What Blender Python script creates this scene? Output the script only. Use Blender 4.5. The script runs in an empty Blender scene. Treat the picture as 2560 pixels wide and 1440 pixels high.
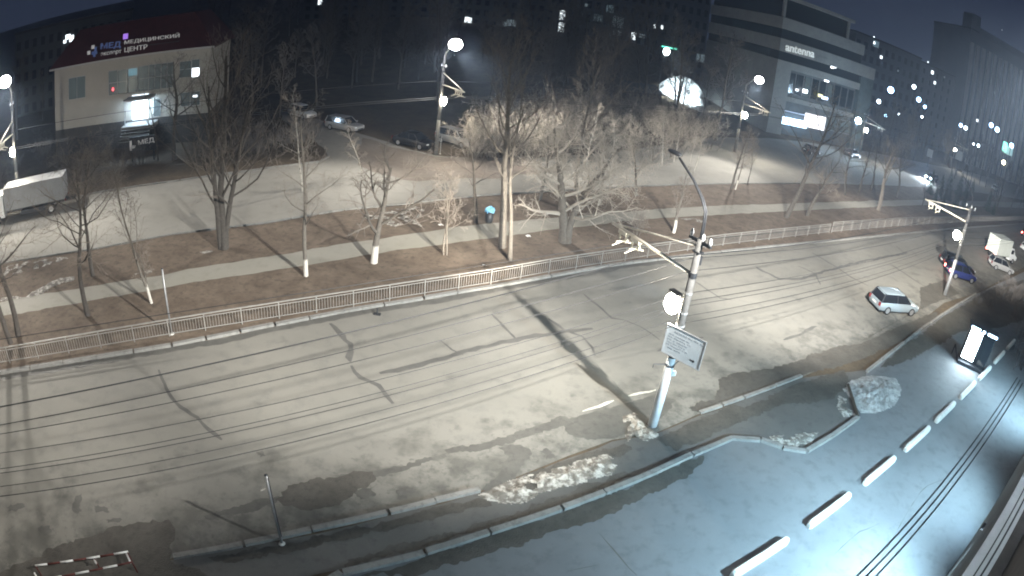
import bpy, bmesh, math, random
from mathutils import Vector, Matrix
S = bpy.context.scene
COL = S.collection
R = math.radians

# ------------------------------------------------------------------ camera
CAMH = 15.5
F_PX, K3, PITCH, ROLL = 1615.96, 0.1535, 0.4568, 0.1187      # wide security-camera lens (2560 px wide frame)
cd = bpy.data.cameras.new('security_camera')
cam = bpy.data.objects.new('security_camera', cd)
COL.objects.link(cam)
S.camera = cam
cd.type = 'PANO'
cd.panorama_type = 'FISHEYE_LENS_POLYNOMIAL'
cd.sensor_fit = 'HORIZONTAL'
cd.sensor_width = 36.0
PXMM = 2560 / 36.0
cd.fisheye_fov = R(150)
cd.fisheye_polynomial_k0 = 0.0
cd.fisheye_polynomial_k1 = -PXMM / F_PX
cd.fisheye_polynomial_k2 = 0.0
cd.fisheye_polynomial_k3 = -K3 * (PXMM / F_PX) ** 3
cd.fisheye_polynomial_k4 = 0.0
cd.clip_start = 0.05
cd.clip_end = 3000
cam.matrix_world = Matrix.Translation((0, 0, CAMH)) @ Matrix.Rotation(R(90) - PITCH, 4, 'X') @ Matrix.Rotation(ROLL, 4, 'Z')

def ray(px, py):
    x, y = px - 1280, -(py - 720)
    r = max(1e-6, math.hypot(x, y)); rn = r / F_PX; th = rn + K3 * rn ** 3
    s = math.sin(th) / r
    cx, cy, cz = x * s, y * s, -math.cos(th)
    c, q = math.cos(ROLL), math.sin(ROLL)
    cx, cy = cx * c - cy * q, cx * q + cy * c
    cp, sp = math.cos(PITCH), math.sin(PITCH)
    return Vector((cx, -cz * cp + cy * sp, cz * sp + cy * cp))

def G(px, py, z=0.0):
    d = ray(px, py); t = (z - CAMH) / d.z
    return Vector((d.x * t, d.y * t, z))
def HZ(base, px, py):
    d = ray(px, py)
    return CAMH + d.z / math.hypot(d.x, d.y) * math.hypot(base[0], base[1])
def AT(px, py, D):
    d = ray(px, py); k = D / math.hypot(d.x, d.y)
    return Vector((d.x * k, d.y * k, CAMH + d.z * k))
U = Vector((0.848, 0.530, 0)); N = Vector((-0.530, 0.848, 0))
def SN(s, n, z=0.0):
    v = U * s + N * n; v.z = z
    return v
ROADANG = math.atan2(0.530, 0.848)

# ------------------------------------------------------------------ render, world
S.render.engine = 'CYCLES'
S.cycles.use_denoising = True
S.cycles.filter_width = 1.9
S.cycles.max_bounces = 4
S.cycles.volume_bounces = 0
S.cycles.diffuse_bounces = 2
S.cycles.glossy_bounces = 2
S.cycles.transparent_max_bounces = 8
S.cycles.sample_clamp_indirect = 4.0
S.view_settings.view_transform = 'Standard'
S.view_settings.look = 'None'
S.view_settings.exposure = 1.5
S.view_settings.gamma = 1.0
W = bpy.data.worlds.new('World'); S.world = W; W.use_nodes = True
wn, wl = W.node_tree.nodes, W.node_tree.links
wn.clear()
out = wn.new('ShaderNodeOutputWorld'); bg = wn.new('ShaderNodeBackground'); sky = wn.new('ShaderNodeTexSky')
sky.sky_type = 'NISHITA'; sky.sun_disc = False; sky.sun_elevation = R(-4); sky.sun_rotation = R(200)
sky.air_density = 2.0; sky.dust_density = 3.0
mixn = wn.new('ShaderNodeMixRGB'); mixn.inputs[0].default_value = 0.9
geo = wn.new('ShaderNodeTexCoord'); sep = wn.new('ShaderNodeSeparateXYZ'); ramp = wn.new('ShaderNodeValToRGB')
wl.new(geo.outputs['Generated'], sep.inputs[0]); wl.new(sep.outputs['Z'], ramp.inputs[0])
ramp.color_ramp.elements[0].position = 0.0; ramp.color_ramp.elements[0].color = (0.0105, 0.0138, 0.0235, 1)
ramp.color_ramp.elements[1].position = 0.35; ramp.color_ramp.elements[1].color = (0.006, 0.0088, 0.0175, 1)
wl.new(sky.outputs[0], mixn.inputs[1]); wl.new(ramp.outputs[0], mixn.inputs[2])
wl.new(mixn.outputs[0], bg.inputs[0]); bg.inputs[1].default_value = 1.0
wl.new(bg.outputs[0], out.inputs[0])

# ------------------------------------------------------------------ materials
MATS = {}
def M(name, col, rough=0.85, metal=0.0, col2=None, scale=1.5, contrast=(0.35, 0.65), col3=None, scale3=8.0, bump=0.0, bscale=30.0, emit=None, estr=0.0, spec=0.3, detail=6):
    if name in MATS: return MATS[name]
    m = bpy.data.materials.new(name); m.use_nodes = True
    nt = m.node_tree; b = nt.nodes['Principled BSDF']
    b.inputs['Roughness'].default_value = rough; b.inputs['Metallic'].default_value = metal
    b.inputs['Specular IOR Level'].default_value = spec
    b.inputs['Base Color'].default_value = (*col, 1)
    tc = nt.nodes.new('ShaderNodeTexCoord')
    last = None
    def layer(prev, c2, sc, lo, hi, w=1.0):
        n = nt.nodes.new('ShaderNodeTexNoise'); n.inputs['Scale'].default_value = sc; n.inputs['Detail'].default_value = detail
        n.inputs['Roughness'].default_value = 0.65
        nt.links.new(tc.outputs['Object'], n.inputs['Vector'])
        rp = nt.nodes.new('ShaderNodeValToRGB'); rp.color_ramp.elements[0].position = lo; rp.color_ramp.elements[1].position = hi
        nt.links.new(n.outputs['Fac'], rp.inputs[0])
        mx = nt.nodes.new('ShaderNodeMixRGB')
        nt.links.new(rp.outputs[0], mx.inputs[0])
        if prev is None: mx.inputs[1].default_value = (*col, 1)
        else: nt.links.new(prev, mx.inputs[1])
        mx.inputs[2].default_value = (*c2, 1)
        return mx.outputs[0]
    if col2 is not None: last = layer(None, col2, scale, *contrast)
    if col3 is not None: last = layer(last, col3, scale3, 0.5, 0.78)
    if last is not None: nt.links.new(last, b.inputs['Base Color'])
    if bump:
        n = nt.nodes.new('ShaderNodeTexNoise'); n.inputs['Scale'].default_value = bscale; n.inputs['Detail'].default_value = 8
        nt.links.new(tc.outputs['Object'], n.inputs['Vector'])
        bp = nt.nodes.new('ShaderNodeBump'); bp.inputs['Strength'].default_value = bump; bp.inputs['Distance'].default_value = 0.05
        nt.links.new(n.outputs['Fac'], bp.inputs['Height']); nt.links.new(bp.outputs[0], b.inputs['Normal'])
    if emit is not None:
        b.inputs['Emission Color'].default_value = (*emit, 1); b.inputs['Emission Strength'].default_value = estr
    MATS[name] = m
    return m

def road_material():
    """dusty asphalt: broad tone drift, oil and wet blotches towards the near gutter, fine grain"""
    m = M('dusty_asphalt', (0.185, 0.178, 0.160), 0.8, col2=(0.215, 0.205, 0.18), scale=0.12, contrast=(0.3, 0.7), col3=(0.155, 0.150, 0.137), scale3=1.1, bump=0.25, bscale=40)
    nt = m.node_tree; b = nt.nodes['Principled BSDF']
    prev = b.inputs['Base Color'].links[0].from_socket
    tc = [n for n in nt.nodes if n.type == 'TEX_COORD'][0]
    dot = nt.nodes.new('ShaderNodeVectorMath'); dot.operation = 'DOT_PRODUCT'; dot.inputs[1].default_value = tuple(N)
    nt.links.new(tc.outputs['Object'], dot.inputs[0])
    mr = nt.nodes.new('ShaderNodeMapRange'); mr.inputs[1].default_value = 11.5; mr.inputs[2].default_value = 20.5; mr.inputs[3].default_value = 0.20; mr.inputs[4].default_value = -0.10
    nt.links.new(dot.outputs['Value'], mr.inputs[0])
    for sc, thr, colr in ((0.55, 0.53, (0.085, 0.082, 0.072)), (1.6, 0.60, (0.075, 0.073, 0.068)), (4.0, 0.63, (0.08, 0.077, 0.07))):
        n = nt.nodes.new('ShaderNodeTexNoise'); n.inputs['Scale'].default_value = sc; n.inputs['Detail'].default_value = 7; n.inputs['Roughness'].default_value = 0.6
        nt.links.new(tc.outputs['Object'], n.inputs['Vector'])
        ad = nt.nodes.new('ShaderNodeMath'); ad.operation = 'ADD'
        nt.links.new(n.outputs['Fac'], ad.inputs[0]); nt.links.new(mr.outputs[0], ad.inputs[1])
        st = nt.nodes.new('ShaderNodeMapRange'); st.inputs[1].default_value = thr; st.inputs[2].default_value = thr + 0.18; st.inputs[4].default_value = 0.62
        nt.links.new(ad.outputs[0], st.inputs[0])
        mx = nt.nodes.new('ShaderNodeMixRGB'); nt.links.new(st.outputs[0], mx.inputs[0]); nt.links.new(prev, mx.inputs[1]); mx.inputs[2].default_value = (*colr, 1)
        prev = mx.outputs[0]
    # faint wheel-track streaks along the road
    mp = nt.nodes.new('ShaderNodeMapping'); mp.inputs['Rotation'].default_value = (0, 0, -ROADANG); mp.inputs['Scale'].default_value = (0.03, 0.8, 1)
    nt.links.new(tc.outputs['Object'], mp.inputs[0])
    n = nt.nodes.new('ShaderNodeTexNoise'); n.inputs['Scale'].default_value = 1.0; n.inputs['Detail'].default_value = 3
    nt.links.new(mp.outputs[0], n.inputs['Vector'])
    mx = nt.nodes.new('ShaderNodeMixRGB'); mx.blend_type = 'MULTIPLY'; mx.inputs[0].default_value = 0.28
    rp = nt.nodes.new('ShaderNodeValToRGB'); rp.color_ramp.elements[0].position = 0.3; rp.color_ramp.elements[0].color = (0.72, 0.72, 0.72, 1); rp.color_ramp.elements[1].position = 0.6
    nt.links.new(n.outputs['Fac'], rp.inputs[0]); nt.links.new(prev, mx.inputs[1]); nt.links.new(rp.outputs[0], mx.inputs[2])
    nt.links.new(mx.outputs[0], b.inputs['Base Color'])
    return m

MT = dict(
    dirt=M('dead_grass_soil', (0.075, 0.058, 0.040), 0.95, col2=(0.12, 0.092, 0.062), scale=0.5, col3=(0.045, 0.037, 0.028), scale3=3.0, bump=0.8, bscale=12),
    verge=M('dry_lawn', (0.105, 0.078, 0.057), 0.95, col2=(0.165, 0.128, 0.097), scale=0.7, col3=(0.052, 0.042, 0.029), scale3=2.4, bump=0.9, bscale=14),
    slope=M('reddish_bare_soil', (0.17, 0.14, 0.115), 0.95, col2=(0.21, 0.185, 0.16), scale=0.3, col3=(0.13, 0.105, 0.085), scale3=2.0, bump=0.7, bscale=10),
    road=road_material(),
    lane=M('pale_asphalt', (0.23, 0.22, 0.195), 0.85, col2=(0.26, 0.25, 0.225), scale=0.15, col3=(0.19, 0.18, 0.165), scale3=1.0, bump=0.2, bscale=30),
    path=M('path_asphalt', (0.25, 0.24, 0.205), 0.85, col2=(0.285, 0.27, 0.235), scale=0.3, col3=(0.20, 0.19, 0.16), scale3=1.2, bump=0.2),
    fore=M('forecourt_asphalt', (0.155, 0.16, 0.165), 0.8, col2=(0.185, 0.19, 0.195), scale=0.25, col3=(0.12, 0.122, 0.126), scale3=1.6, bump=0.25, bscale=35),
    foot=M('footway_asphalt', (0.105, 0.10, 0.094), 0.85, col2=(0.135, 0.128, 0.12), scale=0.5, col3=(0.075, 0.072, 0.068), scale3=2.0, bump=0.3),
    mud=M('damp_mud', (0.070, 0.064, 0.055), 0.75, col2=(0.10, 0.092, 0.08), scale=0.9, col3=(0.05, 0.047, 0.042), scale3=4, bump=0.6, bscale=18),
    wet=M('damp_asphalt', (0.092, 0.088, 0.080), 0.65, col2=(0.125, 0.12, 0.108), scale=0.8, col3=(0.07, 0.067, 0.062), scale3=3, bump=0.3),
    seam=M('tar_seam', (0.085, 0.082, 0.078), 0.8, col2=(0.12, 0.115, 0.105), scale=1.5),
    kerb=M('kerb_concrete', (0.21, 0.205, 0.195), 0.9, col2=(0.27, 0.265, 0.25), scale=1.2, col3=(0.14, 0.135, 0.125), scale3=4, bump=0.4),
    block=M('whitewashed_concrete', (0.62, 0.60, 0.56), 0.9, col2=(0.70, 0.68, 0.64), scale=2, col3=(0.45, 0.44, 0.41), scale3=6, bump=0.3),
    snow=M('dirty_snow', (0.17, 0.155, 0.135), 0.85, col2=(0.46, 0.44, 0.40), scale=3.2, contrast=(.46, .58), col3=(0.09, 0.08, 0.066), scale3=5.5, bump=1.0, bscale=7),
    icesnow=M('grey_ice_crust', (0.30, 0.295, 0.285), 0.8, col2=(0.50, 0.50, 0.49), scale=1.8, contrast=(.42, .62), col3=(0.17, 0.165, 0.15), scale3=5, bump=0.8, bscale=9),
    cleansnow=M('clean_snow', (0.72, 0.75, 0.76), 0.8, col2=(0.8, 0.82, 0.82), scale=0.4, col3=(0.55, 0.58, 0.58), scale3=0.5, bump=0.8, bscale=1.2),
    white=M('road_paint', (0.62, 0.60, 0.54), 0.7, col2=(0.40, 0.39, 0.35), scale=6),
    bark=M('grey_bark', (0.135, 0.118, 0.10), 0.95, col2=(0.19, 0.168, 0.142), scale=6, bump=0.6, bscale=20),
    barkdark=M('dark_bark', (0.075, 0.066, 0.058), 0.95, col2=(0.11, 0.098, 0.086), scale=6, bump=0.6, bscale=20),
    twig=M('bare_twigs', (0.19, 0.165, 0.14), 0.95, col2=(0.25, 0.215, 0.185), scale=2),
    twigpale=M('lamplit_twigs', (0.38, 0.34, 0.29), 0.95, col2=(0.45, 0.405, 0.35), scale=2),  # paler twig copy for lamplit crowns, the light put into its colour
    twigdark=M('dark_twigs', (0.115, 0.105, 0.10), 0.95, col2=(0.15, 0.14, 0.135), scale=2),
    needle=M('spruce_needles', (0.028, 0.045, 0.026), 0.9, col2=(0.045, 0.065, 0.036), scale=3),
    steel=M('rail_paint', (0.26, 0.25, 0.232), 0.6, col2=(0.215, 0.205, 0.19), scale=1.5, col3=(0.19, 0.165, 0.145), scale3=9),
    galv=M('galvanised_steel', (0.42, 0.43, 0.44), 0.5, 0.6, col2=(0.33, 0.33, 0.34), scale=4),
    darkmetal=M('dark_metal', (0.045, 0.047, 0.052), 0.5, 0.5),
    poleconc=M('pole_concrete', (0.13, 0.128, 0.125), 0.9, col2=(0.09, 0.088, 0.085), scale=5, bump=0.3),
    polewhite=M('white_pole_paint', (0.62, 0.64, 0.66), 0.6, col2=(0.5, 0.52, 0.54), scale=3),
    bracket=M('bracket_paint', (0.74, 0.70, 0.60), 0.5, col2=(0.62, 0.57, 0.47), scale=6),
    wire=M('black_cable', (0.015, 0.015, 0.016), 0.6),
    rubber=M('tyre_rubber', (0.018, 0.018, 0.019), 0.9),
    rim=M('alloy_rim', (0.55, 0.56, 0.58), 0.35, 0.8),
    glass=M('dark_car_glass', (0.012, 0.014, 0.018), 0.08, spec=0.6),
    winglass=M('window_glass', (0.02, 0.025, 0.03), 0.5, spec=0.2),
    winframe=M('window_frame', (0.45, 0.45, 0.44), 0.6),
    chrome=M('bright_trim', (0.7, 0.7, 0.72), 0.25, 0.9),
    headlamp=M('headlamp_lens', (0.75, 0.77, 0.8), 0.15, spec=0.7),
    headlit=M('lit_headlamp', (0.9, 0.95, 1.0), 0.2, emit=(0.78, 0.9, 1.0), estr=500),
    taillamp=M('tail_lamp_lens', (0.20, 0.03, 0.03), 0.25, spec=0.6),
    taillit=M('lit_tail_lamp', (0.6, 0.05, 0.04), 0.3, emit=(1.0, 0.16, 0.12), estr=9),
    lampwarm=M('warm_lamp_glass', (1, 0.95, 0.85), 0.3, emit=(1.0, 0.93, 0.72), estr=26),
    lampcool=M('cool_lamp_glass', (0.95, 0.97, 1), 0.3, emit=(0.95, 0.97, 1.0), estr=30),
    lampblue=M('blue_white_lamp', (0.85, 0.92, 1), 0.3, emit=(0.62, 0.82, 1.0), estr=9),
    lampgreen=M('green_lamp', (0.5, 1, 0.8), 0.3, emit=(0.2, 1.0, 0.7), estr=6),
)

# ------------------------------------------------------------------ mesh builder
class MB:
    def __init__(s): s.v = []; s.f = []
    def box(s, c, d, rz=0.0, rx=0.0):
        b = len(s.v); ca, sa = math.cos(rz), math.sin(rz); cx, sx = math.cos(rx), math.sin(rx)
        for z in (-.5, .5):
            for x, y in ((-.5, -.5), (.5, -.5), (.5, .5), (-.5, .5)):
                X, Y, Z = x * d[0], y * d[1], z * d[2]
                Y, Z = Y * cx - Z * sx, Y * sx + Z * cx
                s.v.append((c[0] + X * ca - Y * sa, c[1] + X * sa + Y * ca, c[2] + Z))
        s.f += [(b, b+3, b+2, b+1), (b+4, b+5, b+6, b+7)] + [(b+i, b+(i+1) % 4, b+4+(i+1) % 4, b+4+i) for i in range(4)]
        return s
    def tube(s, pts, rad, n=6, cap=True):
        pts = [Vector(p) for p in pts]
        if not isinstance(rad, (list, tuple)): rad = [rad] * len(pts)
        b = len(s.v); m = len(pts); up0 = None
        for i, p in enumerate(pts):
            t = (pts[min(i+1, m-1)] - pts[max(i-1, 0)])
            if t.length < 1e-9: t = Vector((0, 0, 1))
            t.normalize()
            if up0 is None: up0 = Vector((0, 0, 1)) if abs(t.z) < 0.9 else Vector((1, 0, 0))
            a = t.cross(up0)
            if a.length < 1e-4: a = t.cross(Vector((0, 1, 0)))
            a.normalize(); c = t.cross(a)
            up0 = -c if False else up0
            for k in range(n):
                an = 2 * math.pi * k / n; q = p + (a * math.cos(an) + c * math.sin(an)) * rad[i]
                s.v.append(tuple(q))
        for i in range(m - 1):
            for k in range(n):
                k2 = (k + 1) % n
                s.f.append((b+i*n+k, b+i*n+k2, b+(i+1)*n+k2, b+(i+1)*n+k))
        if cap and n > 2:
            s.f.append(tuple(b + k for k in range(n))[::-1]); s.f.append(tuple(b + (m-1)*n + k for k in range(n)))
        return s
    def poly(s, pts, z0, z1=None):
        b = len(s.v); n = len(pts)
        if z1 is None:
            s.v += [(p[0], p[1], z0) for p in pts]; s.f.append(tuple(range(b, b + n)))
        else:
            s.v += [(p[0], p[1], z0) for p in pts] + [(p[0], p[1], z1) for p in pts]
            s.f.append(tuple(range(b + n - 1, b - 1, -1))); s.f.append(tuple(range(b + n, b + 2*n)))
            s.f += [(b+i, b+(i+1) % n, b+n+(i+1) % n, b+n+i) for i in range(n)]
        return s
    def quad(s, a, b_, c, d):
        b = len(s.v); s.v += [tuple(a), tuple(b_), tuple(c), tuple(d)]; s.f.append((b, b+1, b+2, b+3)); return s
    def ell(s, c, r, nu=12, nv=8):
        b = len(s.v)
        for j in range(1, nv):
            th = math.pi * j / nv
            for i in range(nu):
                ph = 2 * math.pi * i / nu
                s.v.append((c[0] + r[0]*math.sin(th)*math.cos(ph), c[1] + r[1]*math.sin(th)*math.sin(ph), c[2] + r[2]*math.cos(th)))
        t = len(s.v); s.v += [(c[0], c[1], c[2]+r[2]), (c[0], c[1], c[2]-r[2])]
        for j in range(nv - 2):
            for i in range(nu):
                i2 = (i+1) % nu
                s.f.append((b+j*nu+i, b+(j+1)*nu+i, b+(j+1)*nu+i2, b+j*nu+i2))
        for i in range(nu):
            i2 = (i+1) % nu
            s.f.append((t, b+i, b+i2)); s.f.append((t+1, b+(nv-2)*nu+i2, b+(nv-2)*nu+i))
        return s
    def ring(s, c, r, w, axis='y', n=14, flat=0.0):
        """solid disc/wheel along axis y"""
        b = len(s.v)
        for y in (-w/2, w/2):
            for k in range(n):
                a = 2*math.pi*k/n
                s.v.append((c[0]+r*math.cos(a), c[1]+y, c[2]+r*math.sin(a)))
        s.f.append(tuple(range(b, b+n))); s.f.append(tuple(range(b+2*n-1, b+n-1, -1)))
        s.f += [(b+k, b+n+k, b+n+(k+1) % n, b+(k+1) % n) for k in range(n)]
        return s
    def mesh(s, name, mat, smooth=False):
        me = bpy.data.meshes.new(name); me.from_pydata(s.v, [], s.f); me.update()
        me.materials.append(mat)
        if smooth: me.polygons.foreach_set('use_smooth', [True] * len(me.polygons))
        return me
    def build(s, name, mat, parent=None, smooth=False, bevel=0.0, fix=False):
        me = s.mesh(name, mat, smooth)
        if bevel or fix:
            bm = bmesh.new(); bm.from_mesh(me)
            bmesh.ops.recalc_face_normals(bm, faces=bm.faces)
            if bevel: bmesh.ops.bevel(bm, geom=bm.edges[:], offset=bevel, segments=2, affect='EDGES', profile=0.6)
            bm.to_mesh(me); bm.free()
        o = bpy.data.objects.new(name, me); COL.objects.link(o)
        if parent is not None: o.parent = parent
        return o

def props(o, label, cat, group=None, kind=None):
    if label: o['label'] = label
    if cat: o['category'] = cat
    if group: o['group'] = group
    if kind: o['kind'] = kind
    return o
def thing(name, label, cat, loc, rz=0.0, group=None):
    o = bpy.data.objects.new(name, None); COL.objects.link(o); o.empty_display_size = 0.3
    o.location = loc; o.rotation_euler = (0, 0, rz)
    return props(o, label, cat, group)
def kids(o): return [c for c in S.objects if c.parent == o]
def dup(root, loc, rz=0.0, label=None, group=None, sc=None):
    r = root.copy(); COL.objects.link(r); r.location = loc; r.rotation_euler = (0, 0, rz)
    if sc is not None: r.scale = (sc, sc, sc) if not isinstance(sc, tuple) else sc
    if label: r['label'] = label
    if group: r['group'] = group
    for ch in TREEKIDS.get(root.name) or kids(root):
        c = ch.copy(); COL.objects.link(c); c.parent = r
        for g in kids(ch):
            d = g.copy(); COL.objects.link(d); d.parent = c
    return r
TREEKIDS = {}
def struct(name, mb, mat, smooth=False, fix=False):
    o = mb.build(name, mat, None, smooth, fix=fix); o['kind'] = 'structure'; return o

# fractal jitter for outlines
def jitter(pts, amp, step, seed):
    rg = random.Random(seed); outp = []
    n = len(pts)
    for i in range(n):
        a, b = Vector(pts[i]).to_2d(), Vector(pts[(i+1) % n]).to_2d()
        L = (b - a).length; k = max(1, min(110, int(L / step)))
        nn = Vector((-(b-a).y, (b-a).x)); nn = nn / nn.length if nn.length else nn
        w = 0
        for j in range(k):
            w = 0.6 * w + rg.uniform(-1, 1) * amp
            f = math.sin(math.pi * j / k) if j else 0.3
            p = a.lerp(b, j / k) + nn * w * f
            outp.append((p.x, p.y))
    return outp
def flat(pix, z, z_at=0.0): return [G(x, y, z_at).to_2d() for x, y in pix]
def fill(pts, z):
    """triangulated flat polygon"""
    bm = bmesh.new(); vs = [bm.verts.new((p[0], p[1], z)) for p in pts]
    es = [bm.edges.new((vs[i], vs[(i+1) % len(vs)])) for i in range(len(vs))]
    bmesh.ops.triangle_fill(bm, use_beauty=True, use_dissolve=False, edges=es)
    for f in bm.faces:
        if f.normal.z < 0: f.normal_flip()
    bm.verts.index_update(); m = MB()
    m.v = [tuple(v.co) for v in bm.verts]; m.f = [tuple(v.index for v in f.verts) for f in bm.faces]
    bm.free(); return m
def merge(*ms):
    o = MB()
    for m in ms:
        b = len(o.v); o.v += m.v; o.f += [tuple(i + b for i in f) for f in m.f]
    return o
def ribbon(pts, w, z, seed=0, jit=0.3):
    rg = random.Random(seed); m = MB(); P = [Vector(p).to_2d() for p in pts]; Q = []
    for i in range(len(P) - 1):
        L = (P[i+1]-P[i]).length; k = max(1, int(L / 0.35))
        for j in range(k): Q.append(P[i].lerp(P[i+1], j / k))
    Q.append(P[-1]); prev = None; wob = 0
    for i, q in enumerate(Q):
        t = (Q[min(i+1, len(Q)-1)] - Q[max(i-1, 0)]).normalized(); nn = Vector((-t.y, t.x))
        wob = 0.7 * wob + rg.uniform(-1, 1) * w * jit
        hw = w * 0.5 * (1 + rg.uniform(-jit, jit)) * (0.4 if i in (0, len(Q)-1) else 1)
        a, b = q + nn * (wob + hw), q + nn * (wob - hw)
        m.v += [(a.x, a.y, z), (b.x, b.y, z)]
        if i: m.f.append((2*i-2, 2*i-1, 2*i+1, 2*i))
    return m

# ------------------------------------------------------------------ ground
def hill_z(x, y):
    def ss(a, b, v):
        t = max(0.0, min(1.0, (v - a) / (b - a))); return t * t * (3 - 2 * t)
    d = max(0.0, y - 95 - 0.15 * abs(x + 10))
    return min(d * 0.14, 22.0) * (1 - ss(22, 42, x))
def build_ground():
    m = MB(); xs = [-480, -320, -220] + [x for x in range(-150, 160, 8)] + [200, 300, 480]
    ys = [-90, -40] + [y for y in range(0, 300, 8)] + [350, 430]
    for y in ys:
        for x in xs: m.v.append((x, y, hill_z(x, y)))
    w = len(xs)
    for j in range(len(ys)-1):
        for i in range(w-1): m.f.append((j*w+i, j*w+i+1, (j+1)*w+i+1, (j+1)*w+i))
    struct('ground', m, MT['dirt'], smooth=True)
build_ground()
def GH(px, py):
    d = ray(px, py); t = 5.0
    while t < 600:
        p = Vector((d.x*t, d.y*t, CAMH + d.z*t))
        if p.z <= hill_z(p.x, p.y): return p
        t += 0.25
    return AT(px, py, 200)

RAILPIX = [(0, 912), (89, 898), (253, 870), (522, 825), (799, 781), (1064, 738), (1224, 712), (1368, 685), (1494, 664), (1650, 639), (1797, 616), (1941, 598), (2089, 581), (2244, 567), (2400, 557), (2556, 552)]
RAIL = [SN(-34, 26.9)] + [G(x, y) for x, y in RAILPIX] + [SN(165, 19.5)]
FARKERB = [SN(-34, 25.2)] + [G(x, y) for x, y in ((0, 937), (430, 868), (860, 783), (1060, 750), (1300, 709), (1520, 668), (1700, 645), (1850, 628), (2000, 612), (2270, 585), (2410, 571), (2556, 561))] + [SN(165, 17.5)]
NEARK1 = [G(x, y) for x, y in ((430, 1393), (610, 1362), (780, 1326), (970, 1284), (1090, 1254), (1200, 1227))]
NEARK2 = [SN(-16, 6.2), SN(-8, 7.4)] + [G(x, y) for x, y in ((854, 1434), (1062, 1384), (1225, 1333), (1403, 1275), (1510, 1235), (1624, 1189), (1730, 1140), (1830, 1098))]
NEARK3 = [G(x, y) for x, y in ((1830, 1098), (1900, 1103), (1955, 1122), (2015, 1131), (2080, 1092), (2145, 1046))]
NEARK4 = [G(x, y) for x, y in ((2165, 932), (2235, 877), (2305, 823), (2375, 775), (2440, 735))] 
UPK = [G(x, y) for x, y in ((1745, 1034), (1860, 995), (2005, 940))]
# main road
rd = [p.to_2d() for p in FARKERB] + [SN(165, 2).to_2d()] + [G(x, y).to_2d() for x, y in ((2559, 668), (2440, 733), (2360, 757), (2300, 805), (2180, 868), (2005, 942), (1745, 1036), (1640, 1082), (1530, 1100), (1420, 1140), (1200, 1228), (970, 1286), (430, 1396), (0, 1440))] + [SN(-30, 9).to_2d(), SN(-45, 9).to_2d()]
struct('main_road', fill(rd, 0.006), MT['road'])
# lawn between road and path, and between path and service road
vl = [p.to_2d() for p in FARKERB] + [SN(165, 44).to_2d(), SN(-34, 44).to_2d()]
vlo = [(p.x, p.y) for p in vl]
struct('lawn', fill(vlo, 0.004), MT['verge'])
plow = [(-30, 800), (0, 791), (175, 762), (373, 727), (622, 686), (850, 650), (1103, 612), (1394, 573), (1550, 554), (1710, 542), (1972, 528), (2299, 513), (2480, 517), (2559, 520)]
pup = [(2559, 507), (2480, 504), (2299, 500), (1972, 509), (1710, 519), (1589, 528), (1394, 544), (1200, 561), (1037, 583), (850, 610), (731, 633), (506, 668), (350, 696), (187, 723), (0, 756), (-30, 762)]
struct('footpath', fill(jitter(flat(plow + pup, 0), 0.11, 0.45, 3), 0.010), MT['path'])
slow = [(-40, 666), (0, 660), (245, 622), (428, 587), (661, 559), (860, 526), (1005, 512), (1200, 490), (1400, 478), (1600, 466), (1800, 460), (2000, 459), (2205, 463), (2330, 470), (2450, 482), (2559, 500)]
sup = [(2559, 470), (2430, 432), (2330, 412), (2200, 385), (2060, 362), (1920, 345), (1780, 345), (1640, 365), (1500, 385), (1250, 402), (1130, 392), (1090, 388), (1030, 375), (960, 352), (900, 335), (800, 300), (740, 285), (700, 275), (705, 300), (760, 335), (815, 375), (822, 392), (800, 405), (650, 424), (450, 452), (245, 482), (100, 520), (0, 545), (-40, 552)]
struct('service_road', fill(jitter(flat(slow + sup, 0), 0.16, 0.7, 5), 0.010), MT['lane'])
struct('bare_soil_bank', fill(jitter(flat([(905, 345), (1000, 372), (1085, 392), (1180, 396), (1330, 398), (1380, 430), (1250, 445), (1120, 452), (1010, 450), (930, 430), (895, 395)], 0), 0.5, 1.0, 6), 0.014), MT['slope'])
# forecourt in front of the own building, footway and island
fc = [p.to_2d() for p in NEARK2[2:]] + [p.to_2d() for p in NEARK3[1:]] + [G(2165, 932).to_2d()] + [p.to_2d() for p in NEARK4[1:]] + [SN(110, 10).to_2d(), SN(110, -0.4).to_2d(), SN(-30, -0.4).to_2d(), SN(-30, 5.5).to_2d()]
struct('forecourt', fill([(p.x, p.y) for p in fc], 0.008), MT['fore'])
fw = flat([(430, 1400), (610, 1368), (970, 1290), (1200, 1233), (1420, 1146), (1530, 1104), (1640, 1086), (1745, 1040), (1860, 1000), (2005, 945), (2165, 925), (2150, 1040), (2015, 1125), (1900, 1098), (1830, 1092), (1624, 1180), (1403, 1265), (1062, 1374), (854, 1424), (700, 1460), (420, 1500), (330, 1440)], 0)
struct('footway', fill(jitter(fw, 0.05, 0.6, 7), 0.012), MT['foot'])
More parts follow.
